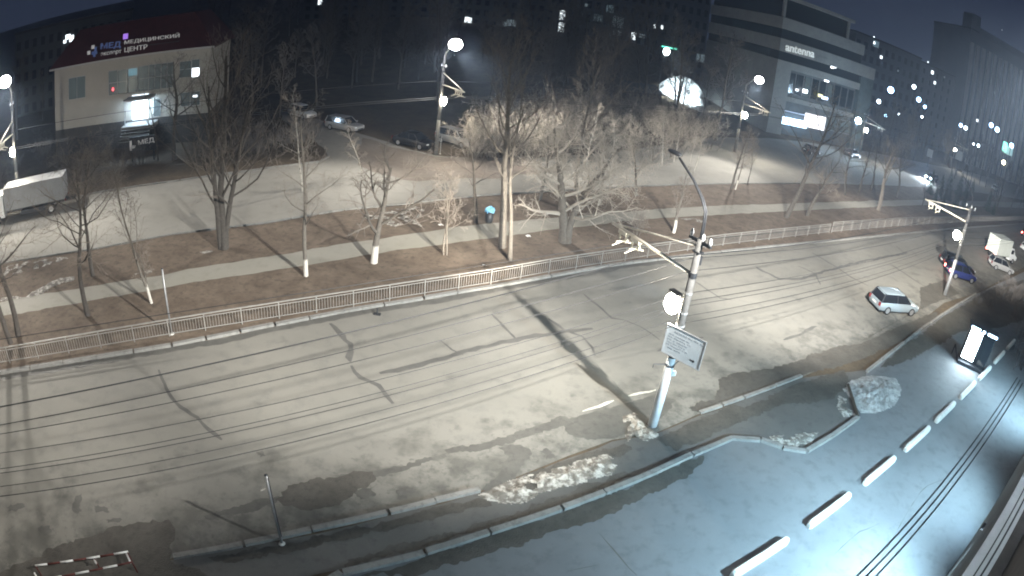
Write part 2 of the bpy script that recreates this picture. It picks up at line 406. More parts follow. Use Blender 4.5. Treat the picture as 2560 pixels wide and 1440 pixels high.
# dark damp mud and wet asphalt patches with their own outlines
mudpix = [
    [(1050, 1440), (1190, 1395), (1390, 1325), (1500, 1300), (1600, 1250), (1680, 1208), (1740, 1168), (1760, 1140), (1720, 1150), (1624, 1195), (1403, 1282), (1062, 1392), (900, 1440)],
    [(0, 1432), (60, 1405), (150, 1362), (230, 1340), (330, 1310), (420, 1300), (440, 1330), (425, 1400), (520, 1440), (300, 1460), (0, 1470)],
    [(690, 1250), (720, 1215), (860, 1190), (930, 1180), (935, 1205), (880, 1240), (830, 1268), (760, 1278)],
    [(1790, 1000), (1795, 950), (1830, 935), (1900, 925), (1990, 905), (2080, 870), (2150, 860), (2250, 815), (2340, 780), (2345, 792), (2240, 860), (2150, 900), (2005, 938), (1860, 990), (1745, 1030), (1720, 1020)],
    [(520, 1395), (700, 1365), (850, 1330), (990, 1300), (1100, 1265), (1200, 1245), (1230, 1265), (1130, 1285), (1000, 1318), (860, 1352), (740, 1378), (560, 1410)],
    [(1640, 1100), (1720, 1060), (1830, 1010), (1860, 1020), (1990, 960), (2110, 925), (2125, 960), (2080, 1000), (1960, 1010), (1820, 1070), (1750, 1105), (1690, 1130)],
    [(870, 1400), (1060, 1350), (1230, 1300), (1400, 1240), (1560, 1180), (1600, 1185), (1400, 1262), (1062, 1370), (860, 1420)],
    [(2140, 860), (2250, 800), (2330, 760), (2400, 735), (2360, 700), (2300, 720), (2300, 770), (2220, 815)],
    [(2360, 790), (2480, 720), (2559, 700), (2559, 800), (2500, 820), (2400, 830), (2330, 870), (2250, 910), (2200, 920), (2240, 880)],
    [(1250, 1235), (1320, 1185), (1420, 1150), (1560, 1110), (1580, 1125), (1450, 1175), (1330, 1240)],
]
struct('mud_patches', merge(*[fill(jitter(flat(p, 0), 0.12, 0.12, 20 + i), 0.016 + 0.0012 * i) for i, p in enumerate(mudpix)]), MT['mud'])
wetpix = [
    [(510, 1290), (560, 1275), (700, 1240), (690, 1258), (600, 1285), (530, 1300)],
    [(1240, 1195), (1275, 1140), (1245, 1120), (1300, 1112), (1330, 1135), (1300, 1170), (1290, 1200), (1240, 1230), (1200, 1225)],
    [(1350, 1130), (1365, 1120), (1390, 1145), (1365, 1150)],
    [(1110, 1125), (1200, 1110), (1340, 1065), (1400, 1040), (1440, 1050), (1410, 1065), (1320, 1092), (1200, 1128), (1120, 1135)],
    [(830, 1190), (930, 1180), (1120, 1132), (1118, 1142), (1000, 1180), (900, 1205)],
    [(1410, 1055), (1450, 1040), (1560, 1010), (1640, 985), (1690, 1000), (1660, 1040), (1600, 1075), (1530, 1098), (1470, 1100), (1420, 1085)],
    [(880, 1230), (930, 1220), (940, 1240), (900, 1250)], [(990, 1225), (1030, 1220), (1035, 1235), (1000, 1240)],
    [(15, 1270), (45, 1258), (65, 1268), (40, 1280), (20, 1280)], [(95, 1320), (125, 1315), (130, 1330), (110, 1340)], [(265, 1300), (300, 1295), (300, 1305), (270, 1308)],
    [(180, 1270), (190, 1240), (205, 1235), (200, 1260), (205, 1280), (190, 1285)], [(235, 1265), (270, 1270), (275, 1280), (240, 1282)],
    [(640, 1130), (655, 1128), (665, 1140), (650, 1145)],
]
struct('damp_patches', merge(*[fill(jitter(flat(p, 0), 0.08, 0.09, 50 + i), 0.013 + 0.0005 * i) for i, p in enumerate(wetpix)]), MT['wet'])
# tar seams / repaired cracks across the main road
seams = [([(395, 925), (410, 960), (420, 985), (450, 1020), (490, 1045), (525, 1080), (555, 1100)], .16), ([(828, 808), (855, 840), (875, 860), (873, 905)], .28), ([(875, 915), (900, 945), (945, 965), (965, 990), (980, 1010)], .22),
         ([(1230, 785), (1260, 815), (1275, 830), (1290, 850), (1260, 858)], .14), ([(1460, 735), (1495, 765), (1530, 795), (1560, 800)], .16), ([(1370, 797), (1410, 825), (1455, 843), (1480, 870), (1490, 890)], .14),
         ([(950, 935), (1050, 910), (1150, 885), (1200, 870), (1290, 850), (1380, 835), (1480, 820)], .30), ([(1100, 850), (1130, 875), (1160, 888)], .12), ([(1560, 800), (1600, 815), (1650, 850)], .10),
         ([(1890, 668), (1950, 698), (2000, 697), (2080, 672), (2180, 648), (2270, 632)], .30), ([(2030, 632), (2090, 668), (2130, 695), (2170, 715)], .16), ([(1995, 665), (2040, 685), (2050, 712)], .14), ([(2225, 660), (2310, 715)], .22),
         ([(1740, 705), (1800, 745), (1830, 750)], .16), ([(2240, 615), (2260, 632)], .12), ([(1645, 880), (1690, 862), (1760, 845)], .2), ([(1958, 850), (2010, 830), (2040, 815)], .22)]
struct('tar_seams', merge(*[ribbon([G(x, y) for x, y in p], w, 0.010 + 0.0002 * i, i) for i, (p, w) in enumerate(seams)]), MT['seam'])
cracks = [[(2200, 1400), (2235, 1340), (2300, 1230), (2320, 1215), (2360, 1200)], [(2080, 1390), (2150, 1330), (2200, 1310)], [(1500, 1335), (1570, 1420), (1590, 1440)], [(1420, 1430), (1500, 1410)]]
struct('pavement_cracks', merge(*[ribbon([G(x, y) for x, y in p], 0.035, 0.013, 90 + i, 0.8) for i, p in enumerate(cracks)]), MT['wet'])
struct('road_marking', ribbon([G(1455, 1029), (G(1535, 1003)), ], 0.16, 0.034, 4, 0.25), MT['white'])
struct('road_marking', ribbon([G(1570, 992), G(1640, 977)], 0.12, 0.035, 5, 0.35), MT['white'])
# gutter line along far kerb and sand strip
struct('gutter_strip', ribbon([p - N * 0.28 for p in FARKERB[:8]], 0.5, 0.012, 8, 0.15), MT['wet'])

def kerb(path, h=0.12, w=0.2, stone=3.0, seed=0, gap=0.03, tilt=0.0, sink=0.0):
    rg = random.Random(seed); m = MB(); P = [Vector((p[0], p[1], 0)) for p in path]
    segs = []
    for i in range(len(P)-1):
        L = (P[i+1]-P[i]).length; k = max(1, round(L / stone))
        for j in range(k): segs.append((P[i].lerp(P[i+1], j/k), P[i].lerp(P[i+1], (j+1)/k)))
    for a, b in segs:
        d = b - a; L = d.length - gap * rg.uniform(0.5, 4); c = (a + b) / 2
        m.box((c.x + rg.uniform(-.02, .02), c.y + rg.uniform(-.02, .02), h/2 - 0.05 + rg.uniform(-.015, .015) - sink), (L, w, h + 0.1), math.atan2(d.y, d.x) + rg.uniform(-.006, .006))
    return m
struct('far_kerb', kerb([p + N * 0.1 for p in FARKERB], .14, .22, 2.0, 1), MT['kerb'])
struct('near_kerb', merge(kerb(NEARK1, .13, .2, 3.0, 2), kerb(NEARK2, .15, .22, 3.0, 3), kerb(NEARK3, .15, .22, 2.0, 4), kerb(NEARK4, .13, .2, 2.0, 5, 0.06), kerb(UPK, .09, .2, 2.0, 6, 0.05)), MT['kerb'])
struct('path_edging', merge(kerb([G(x, y) for x, y in slow[1:12]], .10, .15, 2.0, 7), kerb([G(x, y) for x, y in sup[20:29]], .12, .18, 2.0, 8)), MT['kerb'])

# snow and ice heaps
def pip(p, poly):
    x, y = p; c = False; n = len(poly)
    for i in range(n):
        x1, y1 = poly[i]; x2, y2 = poly[i-1]
        if (y1 > y) != (y2 > y) and x < (x2-x1)*(y-y1)/(y2-y1)+x1: c = not c
    return c
def edist(p, poly):
    best = 9e9; P = Vector(p)
    for i in range(len(poly)):
        a, b = Vector(poly[i]), Vector(poly[i-1]); d = b - a
        t = max(0, min(1, (P-a).dot(d) / max(1e-9, d.dot(d)))); best = min(best, (P - a - d*t).length)
    return best
from mathutils import noise as mnoise
def mound(pix, h, step, label, seed, mat='snow', holes=0.0, z0=0.02, hill=False, soft=0.6):
    poly = [((GH(x, y) if hill else G(x, y)).x, (GH(x, y) if hill else G(x, y)).y) for x, y in pix]
    step *= .62; poly = jitter(poly, step * .8, step * 2, seed)
    xs = [p[0] for p in poly]; ys = [p[1] for p in poly]
    x0, x1, y0, y1 = min(xs), max(xs), min(ys), max(ys)
    nx, ny = int((x1-x0)/step)+2, int((y1-y0)/step)+2; m = MB(); idx = {}
    for j in range(ny):
        for i in range(nx):
            p = (x0 + i*step, y0 + j*step)
            if not pip(p, poly): continue
            d = edist(p, poly); q = Vector((p[0]*2.2, p[1]*2.2, seed)); q2 = Vector((p[0]*0.5/step, p[1]*0.5/step, seed))
            nz = 0.5 + 0.6 * mnoise.noise(q) + 0.5 * mnoise.noise(q2)
            if holes and mnoise.noise(Vector((p[0]*1.7, p[1]*1.7, seed+9))) < holes - 0.6 : continue
            z = z0 + max(0.0, min(1, d / soft)) * h * max(0.08, nz)
            if hill: z += hill_z(*p)
            idx[(i, j)] = len(m.v); m.v.append((p[0] + 0.25*step*mnoise.noise(q2*1.3), p[1], z))
    for (i, j) in list(idx):
        k = [(i, j), (i+1, j), (i+1, j+1), (i, j+1)]
        if all(a in idx for a in k): m.f.append(tuple(idx[a] for a in k))
    o = m.build('snow_heap', MT[mat], None, smooth=True)
    return props(o, label, 'snow')
mound([(1190, 1240), (1260, 1205), (1340, 1180), (1440, 1150), (1520, 1132), (1545, 1165), (1530, 1190), (1440, 1215), (1350, 1235), (1310, 1262), (1250, 1262)], .20, .10, 'long crusted heap of dirty snow between the two near kerbs', 1, holes=.2, soft=.9)
mound([(2105, 975), (2125, 950), (2180, 938), (2240, 945), (2255, 975), (2240, 1015), (2190, 1035), (2150, 1035), (2135, 1010)], .36, .13, 'rounded grey snow heap on the forecourt corner beside a slab edge', 2, 'icesnow', soft=1.5)
mound([(1555, 1040), (1590, 1030), (1625, 1065), (1650, 1090), (1620, 1105), (1570, 1110), (1558, 1080)], .22, .10, 'small lumpy snow heap round the foot of the signed pole', 3, holes=.45)
mound([(1880, 1085), (1930, 1090), (1990, 1085), (2050, 1080), (2030, 1115), (1990, 1122), (1940, 1112)], .12, .12, 'low icy snow strip inside the bent kerb corner', 4, holes=.4)
mound([(2095, 985), (2120, 1000), (2140, 1040), (2110, 1050), (2090, 1020)], .12, .12, 'thin snow patch left of the slab edge on the island', 41, holes=.4)
mound([(60, 745), (110, 715), (150, 695), (190, 690), (192, 700), (150, 712), (110, 735), (90, 742)], .22, .2, 'white snow ridge on the lawn at the left', 5)
mound([(0, 745), (40, 740), (60, 746), (20, 752), (0, 755)], .10, .15, 'thin snow strip along the far left path edge', 6)
mound([(0, 668), (60, 655), (170, 640), (172, 650), (100, 672), (60, 682), (20, 690), (0, 690)], .12, .2, 'patchy snow spread along the service road edge', 7, holes=.55)
mound([(890, 540), (960, 525), (1040, 515), (1075, 530), (1040, 550), (1060, 570), (1000, 572), (960, 560), (920, 552)], .10, .22, 'thawing snow spread on the lawn behind the pollard tree', 8, holes=.52)
mound([(497, 630), (530, 625), (535, 632), (505, 637)], .12, .14, 'small white snow lump near the forked tall tree', 9)
mound([(330, 685), (380, 675), (395, 680), (345, 690)], .06, .15, 'faint snow smear beside the footpath', 10, holes=.45)
mound([(1690, 548), (1730, 545), (1780, 556), (1740, 556)], .07, .2, 'thin snow streak on the lawn behind the curved lamp arm', 11, holes=.3)
mound([(645, 1226), (665, 1220), (668, 1228), (650, 1232)], .08, .08, 'tiny snow lump by the thin striped post', 12)
# edge slab beside the snow heap
props(MB().tube([G(2121, 962, .1), G(2145, 1043, .1)], [.10, .12], 4).build('edge_slab', MT['mud'], None), 'dark fallen kerb slab beside the rounded snow heap', 'kerb slab')
# ------------------------------------------------------------------ lights
def point(name, loc, power, col, rad=0.2, parent=None, spot=None, aim=None, blend=0.6):
    l = bpy.data.lights.new(name, 'SPOT' if spot else 'POINT'); l.energy = power; l.color = col; l.shadow_soft_size = rad
    o = bpy.data.objects.new(name, l); COL.objects.link(o); o.location = loc
    if spot:
        l.spot_size = R(spot); l.spot_blend = blend
        d = (Vector(aim) - Vector(loc)) if aim is not None else Vector((0, 0, -1))
        o.rotation_euler = d.to_track_quat('-Z', 'Y').to_euler()
    if parent is not None: o.parent = parent
    return o
WARM = (1.0, 0.90, 0.72); COOL = (0.90, 0.94, 1.0); BLUE = (0.50, 0.81, 1.0)

# ------------------------------------------------------------------ street poles with lamps
def em(name, col, strength):
    return M(name, (0.9, 0.9, 0.9), 0.4, emit=col, estr=strength)
LOW = em('lower_lamp_glass', (1.0, 0.92, 0.72), 85)
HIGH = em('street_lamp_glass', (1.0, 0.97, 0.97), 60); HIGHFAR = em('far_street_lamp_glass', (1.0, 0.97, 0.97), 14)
def street_pole(label, loc, rz, near, lit_top, lit_low=True, sign=False, group=None, H=8.25, power=0, throw=0, throw_x=0, beams=()):
    t = thing('street_pole', label, 'street pole', loc, rz, group)
    pm = MT['poleconc']
    MB().tube([(0, 0, 0), (0, 0, 3.4)], [.20, .175], 10).build('painted_base' if near else 'base', (MT['polewhite'] if H > 8.22 else MT['galv']) if near else pm, t, True)
    MB().tube([(0, 0, 3.4), (0, 0, H)], [.172, .125], 10).build('shaft', pm, t, True)
    MB().tube([(0, 0, .0), (0, 0, .06)], [.30, .27], 12).build('collar', MT['mud'], t)
    ca = MB().box((0, 0, H - .12), (.10, 1.1, .10)).box((0, 0.0, H - .5), (.3, .32, .06))
    c = ca.build('crossarm', MT['darkmetal'], t)
    for y in (-.48, -.1, .48):
        MB().tube([(0, y, H - .07), (0, y, H + .04), (0, y, H + .10), (0, y, H + .2)], [.05, .075, .06, .03], 8).build('insulator', MT['polewhite'], c, True)
    # trolley bracket
    br = MB().tube([(0, .1, 6.85), (0, 4.85, 6.92)], .07, 8).build('bracket_arm', MT['bracket'], t, True)
    MB().tube([(0, .08, 7.95), (0, 4.5, 6.98)], .042, 6).build('tie_rod', MT['bracket'], br, True)
    for y in (3.3, 4.1):
        f = MB().box((0, y, 6.8), (.16, .5, .16)).box((0, y - .2, 6.62), (.07, .07, .36)).box((0, y + .2, 6.58), (.07, .07, .30)).box((0, y, 6.43), (.6, .06, .06))
        f.tube([(-.5, y, 6.30), (0, y, 6.43), (.5, y, 6.30)], .025, 5)
        f.build('wire_hanger', MT['bracket'], br)
    MB().tube([(0, 0, 6.75), (0, 0, 6.95)], [.165, .16], 10).build('clamp', MT['darkmetal'], t)
    # top lamp on curved arm
    if throw: point('throw_light', (0, 2.2, H + 1.75), throw, (1.0, .95, .86), .25, t, 50, (0, 0, 0), 1.0).rotation_euler = Vector((throw_x, 34, -10.5)).to_track_quat('-Z', 'Y').to_euler()
    y1 = 1.8
    pts = [(0, 0, H - .3), (0, 0, H + .55), (0, .05, H + 1.0), (0, .3, H + 1.35), (0, .9, H + 1.85), (0, y1, H + 2.4)]
    la = MB()
    for dx in (-.045, .045):
        la.tube([(p[0] + dx * (1 if i < 4 else .4), p[1], p[2]) for i, p in enumerate(pts)], .038, 6)
    arm = la.build('lamp_arm', MT['darkmetal'] if not lit_top else MT['poleconc'], t, True)
    hd = MB().ell((0, y1 + .28, H + 2.52), (.14, .38, .085), 10, 6)
    if lit_top:
        l = hd.build('street_lamp', MT['darkmetal'], t, True)
        MB().ell((0, y1 + .3, H + 2.28), (.60, .62, .52), 14, 9).build('lamp_glass', HIGH if throw_x != -6 else HIGHFAR, l, True)  # globe enlarged so its shape takes in the lamp's glare
        for bx, bw in beams: point('street_light', (0, y1 + .6, H + 1.75), bw, (1.0, .95, .86), .2, t, 78 if bx else 110, (0, 0, 0), 1.0).rotation_euler = Vector((bx, 5.5, -9)).to_track_quat('-Z', 'Y').to_euler()
    else:
        l = hd.build('street_lamp', MT['darkmetal'], t, True)
        MB().ell((0, y1 + .12, H + 2.45), (.08, .12, .06), 8, 6).build('lamp_glass', MT['chrome'], l, True)
    # lower lamp
    if lit_low:
        h = MB().tube([(0, .12, 5.75), (0, .55, 5.85)], .03, 6).box((0, .62, 5.84), (.26, .5, .08)).build('lower_lamp', MT['darkmetal'], t)
        MB().ell((0, .66, 5.36), (.25, .36, .42), 14, 9).build('lamp_glass', LOW, h, True)  # oversized globe, the glow round the lamp put into its shape
        if power: point('road_light', (0, 1.05, 5.45), power, (1.0, .93, .80), .2, t, 38 if near else 120, (0, 0, 0), 1.0).rotation_euler = Vector((0, 26 if near else 10, -4.6)).to_track_quat('-Z', 'Y').to_euler()
    if near:
        for z, r in ((4.75, .185), (6.1, .165), (5.3, .17)): MB().tube([(0, 0, z), (0, 0, z + .07)], r, 10).build('band', MT['galv'], t)
        MB().box((.2, -.02, 4.3), (.14, .2, .5)).build('junction_box', MT['darkmetal'], t); MB().box((.17, 0, 7.4), (.12, .16, .35)).build('junction_box', MT['darkmetal'], t)
        MB().tube([(.17, 0, 7.3), (.24, 0.02, 6.6), (.21, 0.03, 5.6), (.26, 0, 4.5), (.22, 0, 4.2)], .02, 5).build('cable', MT['wire'], t)
    return t

NEAR0 = SN(16.17, 13.93)
main_pole = street_pole('white based near street pole carrying a text sign and a dark unlit top lamp', NEAR0, ROADANG, True, False, group='near side trolley poles', power=20000)
mp2 = street_pole('near street pole beside the parked blue car, lower lamp lit', SN(52.66, 14.41), ROADANG, True, False, group='near side trolley poles', H=8.2, power=5000)
FARP = [(-17.9, 53.2), (23.3, 53.3), (65.2, 53.3), (107.0, 55.9), (164.0, 54.6)]
FARL = ['far street pole above the white box truck at the left edge, both lamps lit', 'far street pole between the parked dark sedan and silver wagon, both lamps lit', 'far street pole left of the office block corner, both lamps lit',
        'distant street pole before the office block shop windows, only the lower lamp lit', 'distant street pole with one lit lamp below the ribbed tower']
for i, ((s_, n_), lb) in enumerate(zip(FARP, FARL)):
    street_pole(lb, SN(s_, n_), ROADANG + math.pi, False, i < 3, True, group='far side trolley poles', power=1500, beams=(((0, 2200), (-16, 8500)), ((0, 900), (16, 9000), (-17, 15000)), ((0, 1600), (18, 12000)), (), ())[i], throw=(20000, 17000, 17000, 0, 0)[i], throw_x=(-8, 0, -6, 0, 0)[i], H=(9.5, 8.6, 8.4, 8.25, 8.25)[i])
street_pole('near street pole out at the left of the road', SN(-20.3, 13.6), ROADANG, True, False, group='near side trolley poles', power=9000)

# big text sign on the main pole (boards illegible lines and an arrow)
def text_mesh(body, size, depth, name, mat, parent, loc, rot, align='LEFT', bold=0.0, shear=0.0, sx=1.0):
    cu = bpy.data.curves.new(name, 'FONT'); cu.body = body; cu.size = size; cu.extrude = depth; cu.align_x = align; cu.offset = bold; cu.shear = shear
    tmp = bpy.data.objects.new(name + '_tmp', cu); COL.objects.link(tmp)
    dg = bpy.context.evaluated_depsgraph_get()
    me = bpy.data.meshes.new_from_object(tmp.evaluated_get(dg)); bpy.data.objects.remove(tmp)
    me.materials.clear(); me.materials.append(mat)
    o = bpy.data.objects.new(name, me); COL.objects.link(o); o.parent = parent; o.location = loc; o.rotation_euler = rot; o.scale = (sx, 1, 1)
    return o
signm = M('sign_panel_grey', (0.40, 0.43, 0.45), 0.5, col2=(0.35, 0.38, 0.40), scale=1.5)
ink = M('sign_ink', (0.20, 0.225, 0.25), 0.7, col2=(0.28, 0.30, 0.32), scale=5)
sg = thing('direction_sign', 'pale grey text sign with a black arrow fixed on the near pole', 'sign', G(1672, 810, 4.75) - Vector((0, 0, 1.17)), R(-41))
sp = MB().box((.835, 0, .585), (1.67, .03, 1.17)).build('panel', signm, sg)
MB().box((.835, -.008, 1.185), (1.74, .06, .035)).box((.835, -.008, -.015), (1.74, .06, .035)).box((-.015, -.008, .585), (.035, .06, 1.16)).box((1.685, -.008, .585), (.035, .06, 1.16)).build('frame', MT['galv'], sg)
rg = random.Random(4)
for row, (zr, x0, x1) in enumerate(((1.0, .32, 1.55), (.84, .12, 1.0), (.73, .1, 1.15), (.62, .1, .95), (.51, .14, .85), (.40, .1, 1.0), (.28, .2, .75))):
    x = x0; tx = MB()
    while x < x1:
        w = rg.uniform(.04, .12); tx.box((x + w/2, -.0185, zr + rg.uniform(-.008, .008)), (w, .006, .05 if row else .08)); x += w + rg.choice((.02, .03, .07))
    tx.build('text_line', ink, sp)
ar = MB().box((1.30, -.0185, .22), (.15, .008, .05)); ar.v += [(1.36, -.023, .29), (1.36, -.023, .15), (1.46, -.023, .22)]; ar.f.append((8, 9, 10))
ar.build('arrow', MT['darkmetal'], sp)
MB().box((.36, .1, .95), (.5, .16, .05)).build('mounting', MT['darkmetal'], sg); MB().box((.36, .1, .2), (.5, .16, .05)).build('mounting', MT['darkmetal'], sg)
fl = thing('loop_bracket', 'dark bent metal bracket clamped on the white pole below the sign', 'bracket', SN(16.17, 13.93, 2.95), ROADANG - R(20))
MB().tube([(-.75, -.1, .05), (-.75, -.1, .2), (-.25, -.2, .25), (0, -.22, .1), (.28, -.12, .35), (.30, -.12, .95), (.55, -.12, 1.0), (.66, -.12, .72), (.62, -.12, .4), (.35, -.12, .38)], .022, 5).tube([(0, 0, .05), (0, 0, .12)], .20, 10).build('rod', MT['darkmetal'], fl)
MB().box((.24, -.05, -.28), (.16, .12, .2)).build('meter_box', MT['polewhite'], fl)

# overhead wires
def sag(a, b, sg_, n=14):
    return [a.lerp(b, i / n) - Vector((0, 0, sg_ * 4 * (i / n) * (1 - i / n))) for i in range(n + 1)]
def wire(label, pts, r, name='overhead_wire', group='overhead wires along the road'):
    o = MB().tube(pts, r, 4).build(name, MT['wire'], None); props(o, label, 'wire', group); return o
A, B_ = 16.17, 52.66
WI = [  # left frame-edge pixel row, z there, z and offset at the main pole, radius
    ('thick black contact wire hanging over the middle of the road', 1015, 5.4, 5.95, 3.3, .026),
    ('upper thin wire of the close pair above the near lanes', 1077, 5.7, 7.35, .3, .014),
    ('lower thin wire of the close pair above the near lanes', 1092, 5.7, 6.85, .3, .013),
    ('single thin wire between the close pair and the lower bundle', 1128, 5.6, 6.0, .2, .012),
    ('upper wire of the lower bundle over the near lanes', 1162, 5.6, 5.65, .2, .012),
    ('second wire of the lower bundle over the near lanes', 1170, 5.6, 5.45, .2, .012),
    ('third wire of the lower bundle over the near lanes', 1198, 5.5, 5.0, .2, .012),
    ('lowest wire of the bundle nearest the near kerb', 1218, 5.5, 4.7, .2, .016)]
for lb, y, zl, zp, off, r in WI:
    Lp = G(0, y, zl); Pp = SN(A, 13.93 + off, zp); ext = Lp + (Lp - Pp) * 0.25; ext.z = zl + .1
    Rp = SN(B_, 14.41 + off, zp - .1)
    far = SN(B_ + 46, 14.4 + off - 3.2, zp - .2)
    wire(lb, sag(ext, Pp, .35) + sag(Pp, Rp, .55)[1:] + sag(Rp, far, .6)[1:], r)
# second contact wire only past the brackets
wire('second thin contact wire beyond the bracket tip', sag(SN(-20, 18.0, 6.3), SN(A, 13.93 + 4.1, 6.3), .3) + sag(SN(A, 13.93 + 4.1, 6.3), SN(B_, 14.41 + 4.1, 6.3), .5)[1:] + sag(SN(B_, 18.5, 6.3), SN(98, 14.6, 6.2), .5)[1:], .014)
for i, (n_, z_, lb) in enumerate(((49.9, 6.3, 'outer far contact wire strung between the far poles'), (49.1, 6.3, 'inner far contact wire strung between the far poles'), (53.2, 7.2, 'far feeder wire fixed to the far pole tops'))):
    pts = [SN(-60, n_, z_)]
    for s_ in (-18.9, 23.3, 65.2, 107, 164): pts += sag(pts[-1], SN(s_, n_ + (1.5 if s_ > 100 else 0), z_), .5)[1:]
    wire(lb, pts, .022, group='overhead wires between the far poles')
for i, (xa, lb) in enumerate(((2142, 'leftmost of the three parallel cables close to the camera'), (2166, 'middle one of the three parallel cables close to the camera'), (2190, 'rightmost of the three parallel cables close to the camera'))):
    a = G(xa, 1440, 10.5); b = G((2543, 2550, 2556)[i], (944, 950, 958)[i], 10.5)
    d = b - a
    o = MB().tube([a - d * .4] + [a + d * (k / 10) for k in range(11)], .016, 5).build('building_cable', MT['wire'], None); props(o, lb, 'cable', 'cables along the own building')

# ------------------------------------------------------------------ railings
def railing(path, label, step, H, seed):
    P = [Vector((p[0], p[1], 0)) for p in path]; pts = [P[0]]; acc = 0.0
    for i in range(len(P)-1):
        d = P[i+1]-P[i]; L = d.length; pos = step - acc
        while pos <= L: pts.append(P[i] + d * (pos / L)); pos += step
        acc = L - (pos - step)
    t = thing('railing', label, 'railing', pts[0])
    o0 = pts[0]
    for i, p in enumerate(pts):
        q = p - o0
        MB().box((q.x, q.y, H/2), (.055, .055, H), ROADANG).build('post', MT['steel'], t)
        if i + 1 < len(pts):
            b = pts[i+1] - o0; d = b - q; L = d.length; a = math.atan2(d.y, d.x); m = MB()
            c = (q + b) / 2
            m.box((c.x, c.y, H + .02), (L, .07, .05), a).box((c.x, c.y, H - .13), (L - .06, .035, .035), a).box((c.x, c.y, .14), (L - .06, .035, .035), a)
            k = 13
            for j in range(1, k):
                e = q + d * (j / k); m.box((e.x, e.y, (H - .13 + .14)/2), (.02, .02, H - .27), a)
            m.build('panel', MT['steel'], t)
    return t
def cut(path, s0, s1):
    outp = []
    for i in range(len(path)-1):
        a, b = path[i], path[i+1]; sa, sb = a.dot(U), b.dot(U)
        for k in range(12):
            p = a.lerp(b, k/12)
            if s0 <= p.dot(U) <= s1: outp.append(p)
    return outp
RS = [p + N * 0.02 for p in RAIL]
railing(cut(RS, -20, 51.9), 'long pale railing with thin bars along the near edge of the lawn', 1.97, .90, 1)
railing(cut(RS, 51.3, 150), 'far continuation of the railing curving off to the right', 1.97, 1.05, 2)

# ------------------------------------------------------------------ parking blocks
bm0 = MB()
def block_mesh(L=3.0):
    m = MB(); w, h = .30, .30
    prof = [(-w/2, 0), (w/2, 0), (w/2, .21), (w/2 - .07, h), (-w/2 + .07, h), (-w/2, .21)]
    for x, k in ((-L/2, .6), (-L/2 + .12, 1), (L/2 - .12, 1), (L/2, .6)):
        m.v += [(x, y * k, z * (0.75 if k < 1 else 1)) for y, z in prof]
    for j in range(3):
        for i in range(6): m.f.append((j*6+i, j*6+(i+1) % 6, (j+1)*6+(i+1) % 6, (j+1)*6+i))
    m.f.append((5, 4, 3, 2, 1, 0)); m.f.append((18, 19, 20, 21, 22, 23)); return m
BL = [((1829, 1440), (1968, 1350)), ((2020.7, 1316), (2123.9, 1237.5)), ((2161, 1209), (2236, 1146)), ((2262.6, 1125), (2322.6, 1070.6)), ((2340, 1053.8), (2386, 1008.8)), ((2400.6, 995.6), (2437, 958)), ((2447.6, 947.6), (2475.7, 918.8)), ((2486, 907), (2510, 881)), ((2518, 872), (2536, 852))]
BN = ['nearest whitewashed parking block, cut by the bottom frame edge', 'second whitewashed parking block from the bottom frame edge', 'third whitewashed parking block from the bottom frame edge', 'fourth whitewashed parking block, in the middle of its row', 'fifth whitewashed parking block, level with the rounded snow heap', 'sixth whitewashed parking block, just before the lit kiosk', 'seventh parking block, close beside the base of the lit kiosk', 'greyish parking block right behind the lit kiosk', 'last dark parking block of the row, near the shrubs']
rg = random.Random(2); bme = None
for i, ((a, b), lb) in enumerate(zip(BL, BN)):
    A_, B2 = G(*a, .1), G(*b, .1); d = B2 - A_; c = (A_ + B2) / 2
    if bme is None:
        o = block_mesh().build('parking_block', MT['block'], None, fix=True)
    else: o = bme.copy(); COL.objects.link(o)
    bme = o; o.location = (c.x, c.y, .008); o.rotation_euler = (0, 0, math.atan2(d.y, d.x)); o.scale = (d.length / 3.0, 1, 1)
    props(o, lb, 'parking block', 'row of parking blocks')

# ------------------------------------------------------------------ thin posts and small things
def upright(pb, pt, r, label, mat, name='marker_post', foot=False, strip=False):
    b = G(*pb); h = HZ(b, *pt)
    t = thing(name, label, 'post', b)
    MB().tube([(0, 0, 0), (0, 0, h)], [r, r * .92], 8).build('shaft', MT[mat], t, True)
    MB().tube([(0, 0, h), (0, 0, h + .03)], [r * 1.3, r * .6], 8).build('cap', MT['darkmetal'], t)
    MB().tube([(0, 0, 0), (0, 0, .08)], [r * 2.6, r * 1.6], 8).build('foot', MT['block'], t)
    if strip: MB().box((r * 1.1, 0, h * .55), (.02, .03, h * .85)).build('stripe', MT['darkmetal'], t)
    return t
upright((705, 1360), (672, 1187), .05, 'bluish metal post standing on the near kerb', 'galv', strip=True)
upright((430, 835), (405, 672), .055, 'pale bare post standing behind the railing', 'galv')
upright((1100, 385), (1098, 340), .04, 'thin post beside the far lamp pole', 'galv')
bp = thing('bolt_stub', 'short dark stub standing at the far kerb', 'stub', G(943, 786)); MB().tube([(0, 0, 0), (0, 0, .35)], .03, 6).build('stem', MT['darkmetal'], bp); MB().box((0, 0, .03), (.35, .2, .06)).build('base', MT['darkmetal'], bp)
